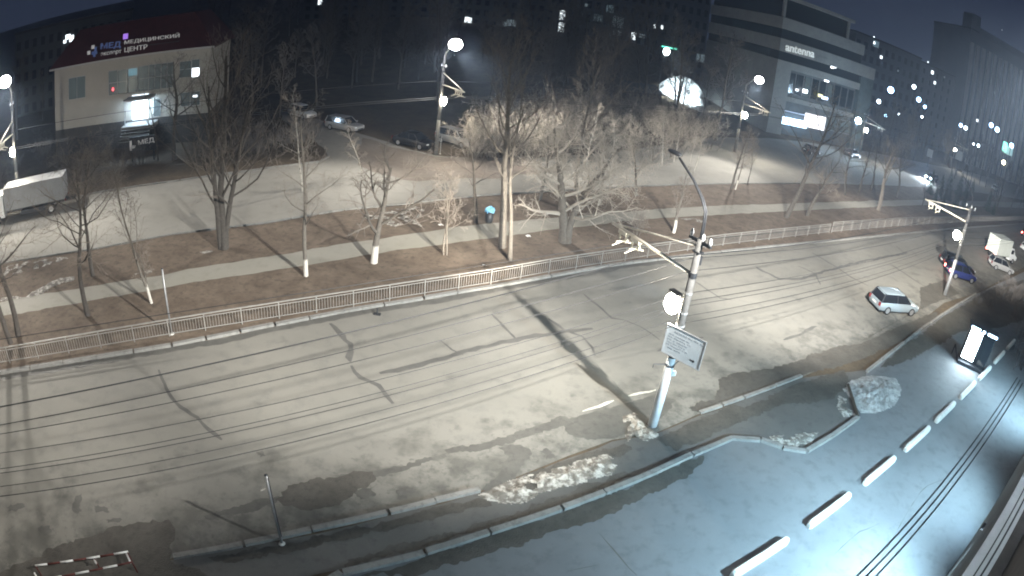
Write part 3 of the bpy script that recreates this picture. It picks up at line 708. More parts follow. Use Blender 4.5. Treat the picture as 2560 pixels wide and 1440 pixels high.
# red and white pit guard frame lying at the bottom left corner
pg = thing('barrier_frame', 'low red and white striped barrier frame round the mud at bottom left', 'barrier', G(210, 1410))
redm = M('red_stripe_paint', (0.10, 0.028, 0.022), 0.7); wht = M('white_stripe_paint', (0.75, 0.75, 0.74), 0.6)
def striped(pa, pb, z, k, first):
    a, b = G(*pa, z) - pg.location, G(*pb, z) - pg.location
    for i in range(k):
        p, q = a.lerp(b, i/k), a.lerp(b, (i+1)/k)
        MB().tube([p, q], .035, 6).build('white_bar' if (i + first) % 2 == 0 else 'red_bar', wht if (i + first) % 2 == 0 else redm, pg, True)
striped((88, 1414), (320, 1379), .55, 7, 0); striped((330, 1405), (90, 1452), .55, 7, 1)
striped((316, 1384), (327, 1408), .5, 1, 0); striped((235, 1398), (241, 1409), .5, 1, 0); striped((86, 1432), (91, 1442), .5, 1, 0)
for q in ((318, 1380), (330, 1405), (88, 1414), (236, 1397)):
    a = G(*q, .55) - pg.location; MB().tube([(a.x, a.y, 0), tuple(a)], .03, 6).build('leg', redm, pg)
# litter bin with blue bag
lb_ = thing('litter_bin', 'dark litter bin with a bright blue bag beside the footpath', 'litter bin', G(1222, 556))
MB().tube([(0, 0, 0), (0, 0, .1), (0, 0, .8)], [.22, .26, .30], 10).build('bin', MT['darkmetal'], lb_, True)
bl_ = M('blue_bag', (0.10, 0.34, 0.60), 0.5, col2=(0.25, 0.5, 0.7), scale=8); m = MB().ell((0, 0, .9), (.36, .34, .26), 10, 7)
rg = random.Random(8); m.v = [(x + rg.uniform(-.06, .06), y + rg.uniform(-.06, .06), z + rg.uniform(-.05, .05)) for x, y, z in m.v]; m.build('bag', bl_, lb_)
for (x, y), lb in (((1211, 667), 'white paper scrap behind the railing'), ((1102, 566), 'white sheet caught on the twin stemmed young tree'), ((1320, 593), 'pale scrap lying on the lawn right of the twin big trunks')):
    c = G(x, y); m = MB(); k = 7; m.v = [(rg.uniform(.1, .22)*math.cos(a*6.28/k), rg.uniform(.1, .22)*math.sin(a*6.28/k), rg.uniform(.03, .16)) for a in range(k)] + [(0, 0, .13)]; m.f = [(i, (i+1) % k, k) for i in range(k)]
    o = m.build('paper_scrap', wht, None); o.location = c; props(o, lb, 'litter')

# ------------------------------------------------------------------ own building at the right edge, with its floodlights
ob = thing('apartment_house', 'dark facade of the building the camera hangs on, at the lower right', 'building', (0, 0, 0), ROADANG)
wallm = M('own_wall_plaster', (0.055, 0.048, 0.044), 0.9, col2=(0.085, 0.075, 0.068), scale=1.2, col3=(0.03, 0.028, 0.03), scale3=3, bump=0.3)
MB().box((25, -5.42, 5.6), (110, 10.0, 11.2)).build('lower_wall', wallm, ob)
MB().box((25, -5.82, 16.2), (110, 10.0, 9.8)).build('upper_wall', wallm, ob)
lg = MB().box((25, -.46, 11.27), (110, .32, .10)).build('ledge', M('ledge_metal', (0.62, 0.64, 0.65), 0.7, col2=(0.52, 0.54, 0.55), scale=2), ob)
MB().tube([(-20, -.44, 11.345), (70, -.44, 11.345)], .012, 5).build('conduit', MT['wire'], lg)
MB().tube([(-20, -.53, 11.35), (70, -.53, 11.35)], .016, 5).build('conduit', MT['wire'], lg)
for x in (18.6, 20.4, 25.5, 30):
    MB().box((x, -.38, 9.0), (1.5, .10, .06)).build('window_sill', MT['kerb'], ob)
for x, z, ppow, aim in ((7, 5.2, 350, 3.9), (17, 5.2, 6300, 4.6), (26, 5.2, 2300, 4.6), (39, 5.2, 2600, 4.3), (52, 5.2, 150, 4.0)):
    f = thing('wall_floodlight', 'floodlight on the building wall above the forecourt at %s' % {7: 'the left end', 17: 'the second window bay', 26: 'the middle bay', 39: 'the bay before the kiosk', 52: 'the far right end'}[x], 'floodlight', SN(x, -.36, z), ROADANG, 'floodlights on the own building')
    MB().box((0, 0, .1), (.3, .10, .08)).build('housing', MT['darkmetal'], f)
    MB().box((0, 0, .05), (.24, .08, .02)).build('lens', MT['lampblue'], f)
    point('flood_lamp', (0, .15, -.05), ppow, BLUE, .15, f, 124, (0, aim, -6.0), .9).rotation_euler = Vector((0, aim, -4.6)).to_track_quat('-Z', 'Y').to_euler()
for i, (sx, ts, tn, pw, cone, lb) in enumerate(((15.72, -20, 25, 26000, 35, 'farthest left along the road'), (15.72, -6, 26.5, 22000, 34, 'to the left half of the road'), (15.72, 8, 24.5, 44000, 44, 'just left of the sign pole'), (15.72, 21, 24.5, 24000, 44, 'just right of the sign pole'), (15.72, 37, 24, 88000, 38, 'to the right half of the road'), (15.72, 57, 21.5, 130000, 26, 'to the parked cars on the right'), (15.72, 86, 16, 190000, 15, 'farthest right along the road, added to light the van'))):  # last aim is an added flood that brightens the far van
    f = thing('roof_floodlight', 'floodlight high on the building wall aimed ' + lb, 'floodlight', SN(sx, -.3, 18.7), ROADANG, 'roof floodlights of the own building')
    MB().box((0, 0, .12), (.03, .3, .1)).build('housing', MT['darkmetal'], f); MB().box((0, .05, .05), (.03, .24, .03)).build('lens', em('ledge_spill_lens', (.8, .92, 1.0), 9000), f)  # strong lens glow added to light the ledge below
    d = Vector((ts - sx, tn + .3, -18.7)); point('flood_lamp', (0, .3, 0), pw, (1.0, .965, .89), .26, f, cone, (0, 0, 0), 1.0).rotation_euler = d.to_track_quat('-Z', 'Y').to_euler()
# ------------------------------------------------------------------ trees
KINDS = {
 'upright': dict(n=[16, 9, 7], lr=[.56, .48, .50], ang=[54, 40, 45], t0=.26, seg=[9, 6, 3, 2], wob=[.05, .12, .2, .3], up=[.05, .19, .12, .05], rr=.5, tip=.25, tl=2),
 'spread': dict(n=[13, 9, 8], lr=[.52, .50, .5], ang=[58, 48, 48], t0=.36, seg=[8, 5, 3, 2], wob=[.09, .16, .25, .3], up=[.05, .10, .05, .0], rr=.5, tip=.2, tl=2),
 'thin': dict(n=[13, 8, 6], lr=[.34, .5, .5], ang=[48, 45, 50], t0=.30, seg=[9, 4, 3, 2], wob=[.07, .15, .25, .3], up=[.06, .12, .05, .0], rr=.42, tip=.2, tl=2),
 'bushy': dict(n=[18, 11, 9], lr=[.62, .50, .45], ang=[62, 50, 55], t0=.22, seg=[7, 5, 3, 2], wob=[.10, .18, .28, .35], up=[.04, .06, .0, -.03], rr=.5, tip=.2, tl=1),
 'tall': dict(n=[13, 8, 6], lr=[.46, .48, .50], ang=[50, 40, 45], t0=.46, seg=[9, 6, 3, 2], wob=[.05, .12, .2, .3], up=[.05, .19, .12, .05], rr=.45, tip=.25, tl=2),
 'pollard': dict(n=[6, 11, 8], lr=[.85, .50, .5], ang=[62, 50, 50], t0=.28, seg=[5, 7, 3, 2], wob=[.08, .12, .25, .3], up=[.05, .20, .05, .0], rr=.72, tip=.3, tl=2),
 'forest': dict(n=[18, 9, 6], lr=[.34, .45, .45], ang=[52, 42, 48], t0=.30, seg=[8, 4, 3, 2], wob=[.04, .14, .2, .3], up=[.04, .14, .08, .0], rr=.45, tip=.2, tl=1),
}
def rotdir(d, ang, az):
    a = d.cross(Vector((0.3, 0.1, 1))) if abs(d.z) < .95 else d.cross(Vector((1, 0, 0)))
    a.normalize(); b = d.cross(a)
    return (d * math.cos(ang) + (a * math.cos(az) + b * math.sin(az)) * math.sin(ang)).normalized()
def grow(mt, mc, p, d, L, r, lvl, K, rg, rmin, dens=1.0):
    n = K['seg'][lvl]; pts = [p]; rad = [r]; dirs = [d]
    for i in range(n):
        w = K['wob'][lvl]
        d = (d + Vector((rg.gauss(0, w), rg.gauss(0, w), rg.gauss(0, w) + K['up'][lvl]))).normalized()
        p = p + d * (L / n); pts.append(p); dirs.append(d); rad.append(max(rmin * .7, r * (1 - (i+1)/n * (1 - K['tip']))))
    (mt if lvl < K['tl'] else mc).tube(pts, rad, (8, 5, 3, 3)[lvl], cap=False)
    if lvl < len(K['n']):
        cnt = max(2, int(K['n'][lvl] * dens)); az = rg.uniform(0, 6.28); t0 = K['t0'] if lvl == 0 else .2
        for c in range(cnt):
            t = t0 + (1 - t0) * (c + rg.random()) / cnt; f = t * n; i = min(n-1, int(f)); q = pts[i].lerp(pts[i+1], f - i)
            rc = rad[i] * K['rr']; az += 2.4 + rg.uniform(-.5, .5)
            dd = rotdir(dirs[i+1], R(K['ang'][lvl] * rg.uniform(.7, 1.3)), az)
            cl = L * K['lr'][lvl] * (1.15 - .65 * t) * rg.uniform(.65, 1.25)
            grow(mt, mc, q, dd, cl, max(rmin, rc * rg.uniform(.7, 1)), lvl + 1, K, rg, rmin, dens)
def tree_mb(kind, H, r, seed, stems=None, rmin=.008, dens=1.0):
    rg = random.Random(seed); K = KINDS[kind]; mt, mc = MB(), MB()
    for (x, y, lx, ly, f) in (stems or [(0, 0, 0, 0, 1)]):
        grow(mt, mc, Vector((x, y, -.05)), Vector((lx, ly, 1)).normalized(), H * .92 * f, r * (1 if f > .9 else .8), 0, K, rg, rmin, dens)
    return mt, mc
def whitewash(name, base):
    m = M(name, (.13, .115, .10), .95, col2=(.18, .16, .135), scale=6, bump=.5, bscale=20)
    nt = m.node_tree; b = nt.nodes['Principled BSDF']; prev = b.inputs['Base Color'].links[0].from_socket
    tc = [n for n in nt.nodes if n.type == 'TEX_COORD'][0]; sp = nt.nodes.new('ShaderNodeSeparateXYZ'); nt.links.new(tc.outputs['Object'], sp.inputs[0])
    mr = nt.nodes.new('ShaderNodeMapRange'); mr.inputs[1].default_value = base - .06; mr.inputs[2].default_value = base + .06; mr.inputs[3].default_value = 1; mr.inputs[4].default_value = 0
    nt.links.new(sp.outputs['Z'], mr.inputs[0]); mx = nt.nodes.new('ShaderNodeMixRGB'); nt.links.new(mr.outputs[0], mx.inputs[0]); nt.links.new(prev, mx.inputs[1]); mx.inputs[2].default_value = (.58, .55, .50, 1)
    nt.links.new(mx.outputs[0], b.inputs['Base Color']); return m
MT['ww'] = whitewash('whitewashed_bark', 1.0); MT['birch'] = M('birch_bark', (.42, .40, .36), .9, col2=(.12, .11, .10), scale=4, contrast=(.5, .7))
def tree(label, base, top, kind, r, seed, bark='bark', twig='twig', stems=None, group=None, H=None, dens=1.0, rmin=.009, name='bare_tree', hill=False):
    b = (GH(*base) if hill else G(*base)) if not isinstance(base, Vector) else base
    h = H or (HZ(b, *top) - b.z)
    t = thing(name, label, 'tree', b, 0, group)
    mt, mc = tree_mb(kind, h, r, seed, stems, rmin, dens)
    k1 = mt.build('trunk', MT[bark], t, True); k2 = mc.build('crown', MT[twig], t)
    TREEKIDS[t.name] = [k1, k2]
    return t
FK = lambda *a: a
tree('dark leaning tree whose trunk stands at the left frame edge by the railing', (46, 838), (5, 390), 'spread', .20, 1, 'barkdark', stems=[(0, 0, -.16, .02, 1)])
tree('second dark tree at the far left, leaning out of the view by the railing', (27, 858), (-30, 450), 'spread', .18, 2, 'barkdark', stems=[(0, 0, -.42, .05, 1)])
tree('dark tree with upswept branches in front of the white box truck', (220, 789), (150, 395), 'spread', .17, 3, 'barkdark', stems=[(0, 0, -.22, .03, 1)])
tree('dark tree just behind the footpath, casting a long shadow across it', (233, 690), (190, 380), 'spread', .16, 4, 'barkdark', stems=[(0, 0, -.14, .02, 1)])
tree('slim birch with a white foot and a second stem broken off low', (379, 758), (348, 345), 'thin', .095, 5, 'ww', stems=[(0, 0, -.03, 0, 1), (0, 0, -.20, .02, .36)])
tree('tall tree with a forked black trunk and dense upright crown', (557, 622), (575, 95), 'upright', .27, 6, 'barkdark', stems=[(-.12, 0, -.035, 0, .86), (.15, 0, .0, .02, 1), (.18, .1, .05, 0, .8)], dens=.85)
tree('slender tree with a whitewashed foot right of the forked tall tree', (765, 690), (768, 250), 'thin', .15, 7, 'ww', dens=1.1)
tree('low pollard tree with a whitewashed foot and U shaped limbs', (935, 657), (925, 400), 'pollard', .22, 8, 'ww')
tree('young twin stemmed tree between the pollard and the two big trunks', (1114, 638), (1110, 420), 'thin', .06, 9, stems=[(-.12, 0, -.03, 0, 1), (.06, 0, .02, 0, .95)])
tree('straight dark tree with level limbs left of the litter bin', (1190, 557), (1188, 330), 'spread', .15, 10, 'barkdark', dens=.6)
tree('big thick trunked tree with a high pale crown in the middle of the lawn', (1255, 618), (1290, 110), 'tall', .26, 11, 'bark', stems=[(0, 0, .0, 0, 1)], dens=1.3)
tree('pale smooth trunked tree standing right against the big thick trunk', (1275, 650), (1310, 240), 'tall', .15, 12, 'bark', dens=.9)
tree('stout grey tree with a split trunk and broad brushy crown', (1412, 606), (1440, 300), 'bushy', .36, 13, 'bark', 'twigpale', stems=[(-.1, 0, -.06, 0, 1), (.15, 0, .08, 0, .9)])
tree('thin pale tree behind the bracket tip with a light foot', (1684, 582), (1700, 420), 'thin', .14, 14, 'ww')
tree('small multi stemmed sapling on the lawn near the bracket tip', (1590, 590), (1580, 520), 'bushy', .03, 15, stems=[(-.2, 0, -.1, 0, 1), (0, 0, 0, 0, 1), (.2, 0, .1, 0, .9), (.1, .2, .1, .1, .8)], dens=.5)
tree('pale brushy spreading tree behind the footpath, left of the pole arm', (1500, 510), (1500, 330), 'bushy', .16, 16, 'bark', 'twigpale')
tree('pale brushy low tree right of the split trunk, beside the service road', (1590, 490), (1600, 335), 'bushy', .14, 17, 'bark', 'twigpale')
tree('pale brushy tree between the two big trunks and the service road', (1350, 500), (1350, 320), 'bushy', .15, 18, 'bark', 'twigpale')
tree('reddish slim upright tree rising behind the brushy crowns', (1440, 470), (1450, 115), 'upright', .16, 19, 'bark', 'twig')
tree('dark young tree on the service road verge right of the unlit lamp head', (1828, 472), (1845, 300), 'thin', .15, 20, 'barkdark', stems=[(0, 0, .01, 0, 1)])
tree('white footed young tree leaning right on the verge by the dark young tree', (1838, 474), (1885, 320), 'thin', .08, 21, 'ww', stems=[(0, 0, .10, 0, 1)])
tree('single thin tree behind the white footed leaning one', (1868, 462), (1880, 330), 'thin', .07, 22, 'barkdark')
tree('leaning dark tree whose crown stands before the lit shop windows', (1966, 544), (2010, 190), 'spread', .27, 23, 'barkdark', stems=[(0, 0, .03, .02, 1)], dens=1.1)
tree('dark tree with a forked limb right of the one before the shop windows', (2018, 540), (2070, 370), 'spread', .22, 24, 'barkdark', stems=[(0, 0, .05, 0, 1)])
tree('first of the slim dark trees in the group on the right verge', (2113, 488), (2135, 330), 'spread', .17, 25, 'barkdark')
tree('second slim dark tree in the group on the right verge', (2147, 482), (2165, 340), 'thin', .16, 26, 'barkdark')
tree('third slim dark tree in the group on the right verge, bent halfway', (2178, 474), (2200, 350), 'thin', .16, 27, 'barkdark', stems=[(0, 0, .06, 0, 1)])
tree('thick pale footed tree standing at the edge of the footpath on the right', (2196, 526), (2228, 340), 'spread', .30, 28, 'bark')
tree('dark straight tree last in the group before the young spruces', (2243, 492), (2258, 340), 'spread', .2, 29, 'barkdark')
tree('thin dark tree at the left end of the young spruces', (2306, 514), (2318, 420), 'thin', .10, 30, 'barkdark')
tree('dark trunked tree right of the spruces near the frame edge', (2491, 526), (2512, 420), 'spread', .17, 31, 'barkdark')
tree('slim dark tree second from the right frame edge', (2526, 524), (2540, 430), 'thin', .10, 32, 'barkdark')
tree('slim dark tree at the right frame edge', (2549, 520), (2560, 430), 'thin', .10, 33, 'barkdark')
# young stems with pale bark seen by the parking place and the bank
tree('pale slim birch rising in front of the parked white car', (757, 480), (770, 215), 'thin', .08, 34, 'birch')
tree('pale slim birch by the kerb corner left of the bare soil bank', (906, 445), (935, 300), 'thin', .07, 35, 'birch')
tree('dark broad tree right in front of the medical building', (435, 400), (430, 130), 'spread', .26, 36, 'barkdark', 'twigdark', dens=1.1)
tree('small dark crooked tree before the lit entrance', (395, 402), (385, 230), 'pollard', .10, 37, 'barkdark', 'twigdark', dens=.6)
tree('black forked tree standing against the floodlit snow bank', (1690, 262), (1730, 110), 'spread', .25, 38, 'barkdark', 'twigdark', stems=[(-.2, 0, -.06, 0, .9), (.2, 0, .12, 0, 1)], hill=True, dens=.8)
for i, (bx, by, tx_, ty) in enumerate(((1655, 415, 1665, 260), (1685, 405, 1672, 240), (1720, 430, 1745, 300), (1735, 432, 1762, 310), (1530, 420, 1525, 280), (1465, 425, 1470, 250))):
    tree(['pale thin sapling left of the unlit lamp head, first of its clump', 'pale thin sapling second from left above the unlit lamp head', 'pale leaning sapling right above the unlit lamp head', 'pale leaning sapling farther right of the unlit lamp head', 'thin sapling among the brush behind the brushy crowns', 'tall thin sapling behind the stout split tree'][i], (bx, by), (tx_, ty), 'thin', .06, 40 + i, 'birch', 'twigpale')
# brush and shrubs: prototypes, then copies
def shrub(label, base, H, seed, twig, stems=9, hill=False, group=None, spread=.5):
    b = GH(*base) if hill else G(*base)
    rg = random.Random(seed); t = thing('bare_shrub', label, 'shrub', b, 0, group); mt, mc = MB(), MB()
    K = dict(n=[7, 6], lr=[.5, .5], ang=[40, 45], t0=.2, seg=[4, 3, 2], wob=[.12, .2, .3], up=[.05, .05, 0], rr=.55, tip=.25, tl=1)
    for i in range(stems):
        a = rg.uniform(0, 6.28); q = rg.uniform(0, spread)
        grow(mt, mc, Vector((q*math.cos(a), q*math.sin(a), -.05)), Vector((.5*math.cos(a)*rg.random(), .5*math.sin(a)*rg.random(), 1)).normalized(), H * rg.uniform(.6, 1), .02, 0, K, rg, .009)
    k1 = mt.build('stems', MT['bark' if twig != 'twigdark' else 'barkdark'], t); k2 = mc.build('twigs', MT[twig], t); TREEKIDS[t.name] = [k1, k2]
    return t
gA, gB = 'bare brush on the bank behind the service road', 'dark shrubs in front of the medical building'
pale = [shrub('bare brown shrub in the brush behind the service road', (1300, 395), 3.2, 60, 'twigpale', group=gA, spread=.9), shrub('bare brown shrub in the brush behind the service road', (1420, 390), 4.2, 61, 'twig', group=gA, spread=1.0), shrub('bare brown shrub in the brush behind the service road', (1550, 375), 3.6, 62, 'twigpale', group=gA, spread=.9)]
rg = random.Random(77)
for i in range(84):
    x = rg.uniform(1170, 1780); y = rg.uniform(300, 400) if x > 1250 else rg.uniform(385, 400)
    dup(pale[i % 3], G(x, y), rg.uniform(0, 6.28), None, gA, rg.uniform(.8, 1.6))
dark = [shrub('dark bare shrub on the strip before the medical building', (300, 420), 2.2, 63, 'twigdark', group=gB, spread=.9), shrub('dark bare shrub on the strip before the medical building', (520, 400), 3.0, 64, 'twigdark', group=gB, spread=1.0)]
for i in range(44):
    x = rg.uniform(20, 790); y = rg.uniform(0.0, 1.0); yb = 440 - .065 * x - y * 70
    p = G(x, yb)
    dup(dark[i % 2], p, rg.uniform(0, 6.28), None, gB, rg.uniform(.6, 1.15))
gC = 'low bare shrubs by the kiosk and parked cars'
low = shrub('scrubby bush in the dark planting near the right frame edge', (2500, 745), 1.5, 65, 'twigdark', 12, group=gC, spread=.8)
for x, y, k in ((2455, 735, .8), (2530, 760, 1.2), (2475, 770, .9), (2545, 800, 1.2), (2550, 880, 1.5), (2556, 930, 1.6), (2515, 720, 1.0), (2540, 735, 1.1), (2440, 760, .6), (2550, 850, 1.3)):
    dup(low, G(x, y), rg.uniform(0, 6.28), None, gC, k)
# dark forest on the rising ground
gF = 'dark bare trees on the rising ground behind the road'
fp = []
for k in range(4):
    t = tree('dark bare forest tree on the rising ground behind the road', [Vector((-60, 118, hill_z(-60, 118))), Vector((-20, 112, hill_z(-20, 112))), Vector((8, 120, hill_z(8, 120))), Vector((25, 118, hill_z(25, 118)))][k], None, 'forest', .2, 70 + k, 'barkdark', 'twigdark', group=gF, H=(15, 17, 13, 16)[k], rmin=.028)
    fp.append(t)
for i in range(92):
    if i < 34: x, y = rg.uniform(-52, 30), rg.uniform(84, 112)
    else: x, y = rg.uniform(-95, 36), rg.uniform(108, 175)
    if x > 14 and y < 140 and y > 100: x -= 22
    if x < -20 and y < 92: y += 14
    dup(fp[i % 4], Vector((x, y, hill_z(x, y) - .1)), rg.uniform(0, 6.28), None, gF, rg.uniform(.65, 1.15))
for i, (x, y) in enumerate(((-62, 66), (-72, 60), (-66, 74), (-30, 70), (-36, 74), (-28, 78), (-78, 72))):
    dup(fp[i % 4], Vector((x, y, 0)), rg.uniform(0, 6.28), 'dark tree close behind the medical building', 'trees close behind the medical building', rg.uniform(.6, .8))
gR = 'dark street trees beyond the far lot'
fp2 = [tree('dark bare tree in the row beyond the far lot on the right', G(2260, 388 + 30 * k), None, 'forest', .26, 174 + k, 'barkdark', 'twigdark', group=gR, H=(13, 11)[k], rmin=.05, dens=1.1) for k in range(2)]
for i, (x, y) in enumerate([(2140, 365), (2180, 372), (2215, 380), (2245, 385), (2275, 392), (2305, 398), (2330, 402), (2360, 410), (2385, 418), (2410, 425), (2440, 435), (2465, 445), (2490, 452), (2520, 462), (2545, 470), (2200, 360), (2300, 380), (2420, 412), (2500, 440)] + [(rg.uniform(2170, 2560), 0) for _ in range(30)]):
    if y == 0: y = 352 + (x - 2170) * .20 + rg.uniform(-8, 22)
    dup(fp2[i % 2], G(x, y), rg.uniform(0, 6.28), 'dark bare tree in the row beyond the far lot on the right', gR, rg.uniform(.6, 1.0))
# young spruces
def spruce(H, seed):
    rg = random.Random(seed); tr = MB().tube([(0, 0, 0), (0, 0, H)], [.06, .01], 6); c = MB()
    for k in range(int(H * 9)):
        z = .15 + (H - .2) * k / (H * 9); Rr = (1 - z / H) ** .85 * H * .30 + .05
        for j in range(9):
            a = rg.uniform(0, 6.28); L = Rr * rg.uniform(.7, 1.1); w = .10 + .08 * L
            ca, sa = math.cos(a), math.sin(a); dz = -L * .25
            c.quad((0, 0, z), (ca*L*.6 - sa*w, sa*L*.6 + ca*w, z + dz*.5), (ca*L, sa*L, z + dz), (ca*L*.6 + sa*w, sa*L*.6 - ca*w, z + dz*.5 - .05))
    return tr, c
sproto = []
gS = 'young spruces on the right verge'
SP = [(2322, 484, 4.2), (2347, 494, 4.6), (2365, 498, 5.4), (2395, 488, 5.0), (2412, 490, 4.0), (2427, 488, 3.8), (2330, 524, 3.6), (2352, 528, 3.4), (2386, 522, 4.2), (2406, 524, 3.6), (2466, 527, 4.4), (2481, 536, 2.8)]
SL = ['leftmost in the back row', 'second in the back row', 'tallest in the back row', 'broad one in the back row', 'fifth in the back row', 'last in the back row', 'leftmost in the front row', 'second in the front row', 'third in the front row', 'last in the front row', 'standing apart to the right, the taller', 'standing apart to the right, the smaller']
for i, (x, y, h) in enumerate(SP):
    if i < 2:
        t = thing('young_spruce', 'dark young spruce on the verge, ' + SL[i], 'spruce', G(x, y), 0, gS); a, b = spruce(4.4, 80 + i)
        TREEKIDS[t.name] = [a.build('trunk', MT['barkdark'], t), b.build('crown', MT['needle'], t)]; sproto.append(t)
    else: dup(sproto[i % 2], G(x, y), rg.uniform(0, 6.28), 'dark young spruce on the verge, ' + SL[i], gS, h / 4.4)

# ------------------------------------------------------------------ buildings
class Facade:
    def __init__(s, O, ang):
        s.O = Vector((O[0], O[1], 0)); s.ang = ang; s.u = Vector((math.cos(ang), math.sin(ang), 0)); s.n = Vector((-math.sin(ang), math.cos(ang), 0))
    def at(s, px, py, y=0.0):
        d = ray(px, py); t = (s.n.dot(s.O) + y) / s.n.dot(d); q = d * t
        return (q - s.O).dot(s.u), q.z + CAMH
    def rect(s, x0, y0, x1, y1, y=0.0):
        a, z1 = s.at(x0, y0, y); b, z0 = s.at(x1, y1, y)
        return a, b, z0, z1
def pane(parent, name, a, b, z0, z1, y, mat, th=.06, frame=True, mull=0, trans=0, fm='winframe'):
    w = MB().box(((a+b)/2, y, (z0+z1)/2), (b-a, th, z1-z0)).build(name, mat, parent)
    if frame:
        m = MB(); f = .07
        m.box(((a+b)/2, y - th*.5 - .015, z1), (b-a+f, .06, f)).box(((a+b)/2, y - th*.5 - .015, z0), (b-a+f, .08, f))
        for x in (a, b): m.box((x, y - th*.5 - .015, (z0+z1)/2), (f, .06, z1-z0-f))
        for k in range(1, mull + 1): m.box((a + (b-a)*k/(mull+1), y - th*.5 - .012, (z0+z1)/2), (.06, .05, z1-z0-f))
        for k in range(1, trans + 1): m.box(((a+b)/2, y - th*.5 - .008, z0 + (z1-z0)*k/(trans+1)), (b-a-f, .04, .05))
        m.build('frame', MT[fm], w)
    return w
def fit_text(body, parent, F, name, mat, left, right, hpx, y, depth=.04, bold=0.01):
    a0, z0 = F.at(*left, y); a1, z1 = F.at(*right, y)
    o = text_mesh(body, 1.0, depth, name, mat, parent, (0, 0, 0), (R(90), 0, 0), bold=bold)
    xs = [v.co.x for v in o.data.vertices]; ys = [v.co.y for v in o.data.vertices]
    w = max(xs) - min(xs); hgt = F.at(left[0], left[1] - hpx, y)[1] - z0
    cap = max(ys)
    for v in o.data.vertices: v.co.x = (v.co.x - min(xs)) * (a1 - a0) / w; v.co.y *= hgt / cap; 
    o.location = (a0, y, z0); o.rotation_euler = (R(90), -math.atan2(z1 - z0, a1 - a0), 0); return o
# medical centre
FM = Facade(G(143, 390), .3338)
med = thing('medical_building', 'beige two storey medical centre with dark red roof and lit entrance', 'building', FM.O, FM.ang)
wm = M('beige_render', (.40, .375, .33), .9, col2=(.45, .425, .375), scale=.5, col3=(.34, .32, .28), scale3=2.0, bump=.15)
base = M('dark_plinth', (.085, .08, .075), .9, col2=(.06, .058, .055), scale=1)
redroof = M('dark_red_roof', (.045, .011, .013), .7, col2=(.058, .015, .017), scale=1.2)
Lm = FM.at(527, 111)[0]; zp = FM.at(142.8, 326)[1]
MB().box((Lm/2, 7, (10.2 + zp)/2), (Lm, 14, 10.2 - zp)).build('wall', wm, med)
MB().box((Lm/2, 6.98, zp/2), (Lm + .1, 14.1, zp)).build('plinth', base, med)
m = MB(); o_ = .55; b0 = [(-o_, -o_), (Lm + o_, -o_), (Lm + o_, 14 + o_), (-o_, 14 + o_)]; b1 = [(2.6, 2.4), (Lm - 2.6, 2.4), (Lm - 2.6, 11.6), (2.6, 11.6)]
m.v = [(x, y, 10.2) for x, y in b0] + [(x, y, 10.42) for x, y in b0] + [(x, y, 14.3) for x, y in b1]
m.f = [(3, 2, 1, 0)] + [(i, (i+1) % 4, 4 + (i+1) % 4, 4 + i) for i in range(4)] + [(4+i, 4+(i+1) % 4, 8+(i+1) % 4, 8+i) for i in range(4)] + [(8, 9, 10, 11)]
roof = m.build('roof', redroof, med)
for k in range(int(Lm / .6)):
    pass
eave = MB().box((Lm/2, -.57, 10.31), (Lm + 1.1, .04, .2)).build('eave', MT['winframe'], roof)
wt = M('sign_letter_white', (.75, .74, .72), .5, emit=(.8, .8, .82), estr=.035); bl = M('sign_letter_blue', (.10, .16, .42), .5, emit=(.2, .3, .8), estr=.012); pu = M('purple_light', (.3, .15, .6), .5, emit=(.42, .2, .9), estr=.25)
sgn = MB().box(((FM.at(225, 130)[0] + FM.at(450, 100)[0]) / 2, -.30, 11.3), (FM.at(450, 100)[0] - FM.at(225, 130)[0], .05, .06)).box(((FM.at(225, 130)[0] + FM.at(450, 100)[0]) / 2, -.30, 12.0), (FM.at(450, 100)[0] - FM.at(225, 130)[0], .05, .06)).build('sign_rail', MT['darkmetal'], med)
fit_text('МЕДИЦИНСКИЙ', sgn, FM, 'lettering', wt, (311, 110.5), (448.5, 93), 11.5, -.42)
fit_text('ЦЕНТР', sgn, FM, 'lettering', wt, (311, 130.5), (368, 122), 11.5, -.42)
fit_text('МЕД', sgn, FM, 'lettering', bl, (251, 122.5), (302, 117), 14, -.42, bold=.03)
fit_text('эксперт', sgn, FM, 'lettering', wt, (252, 139.5), (303, 132), 7.5, -.42)
lgm, lgb = MB(), MB()
for (x, y) in ((232.5, 117.5), (222, 132)):
    a, z = FM.at(x, y, -.42); lgm.box((a, -.42, z), (.42, .06, .42))
a, z = FM.at(236, 132, -.42); lgb.box((a, -.42, z), (.75, .05, .36)); lgb.box((a, -.42, z - .32), (.34, .05, .28)); lgb.box((a + .12, -.42, z + .42), (.34, .05, .46))
lgm.build('emblem', wt, sgn); lgb.build('emblem', bl, sgn)
a, z = FM.at(314, 91, -.42); MB().box((a, -.44, z), (.62, .1, .62)).build('purple_square', pu, sgn)
gdim = M('dim_window', (.10, .12, .12), .25, emit=(.30, .40, .42), estr=.025); gblue = M('bluish_lit_window', (.1, .2, .25), .3, emit=(.3, .65, .8), estr=.10); glit = em('white_lit_window', (.85, .92, 1.0), 1.6)
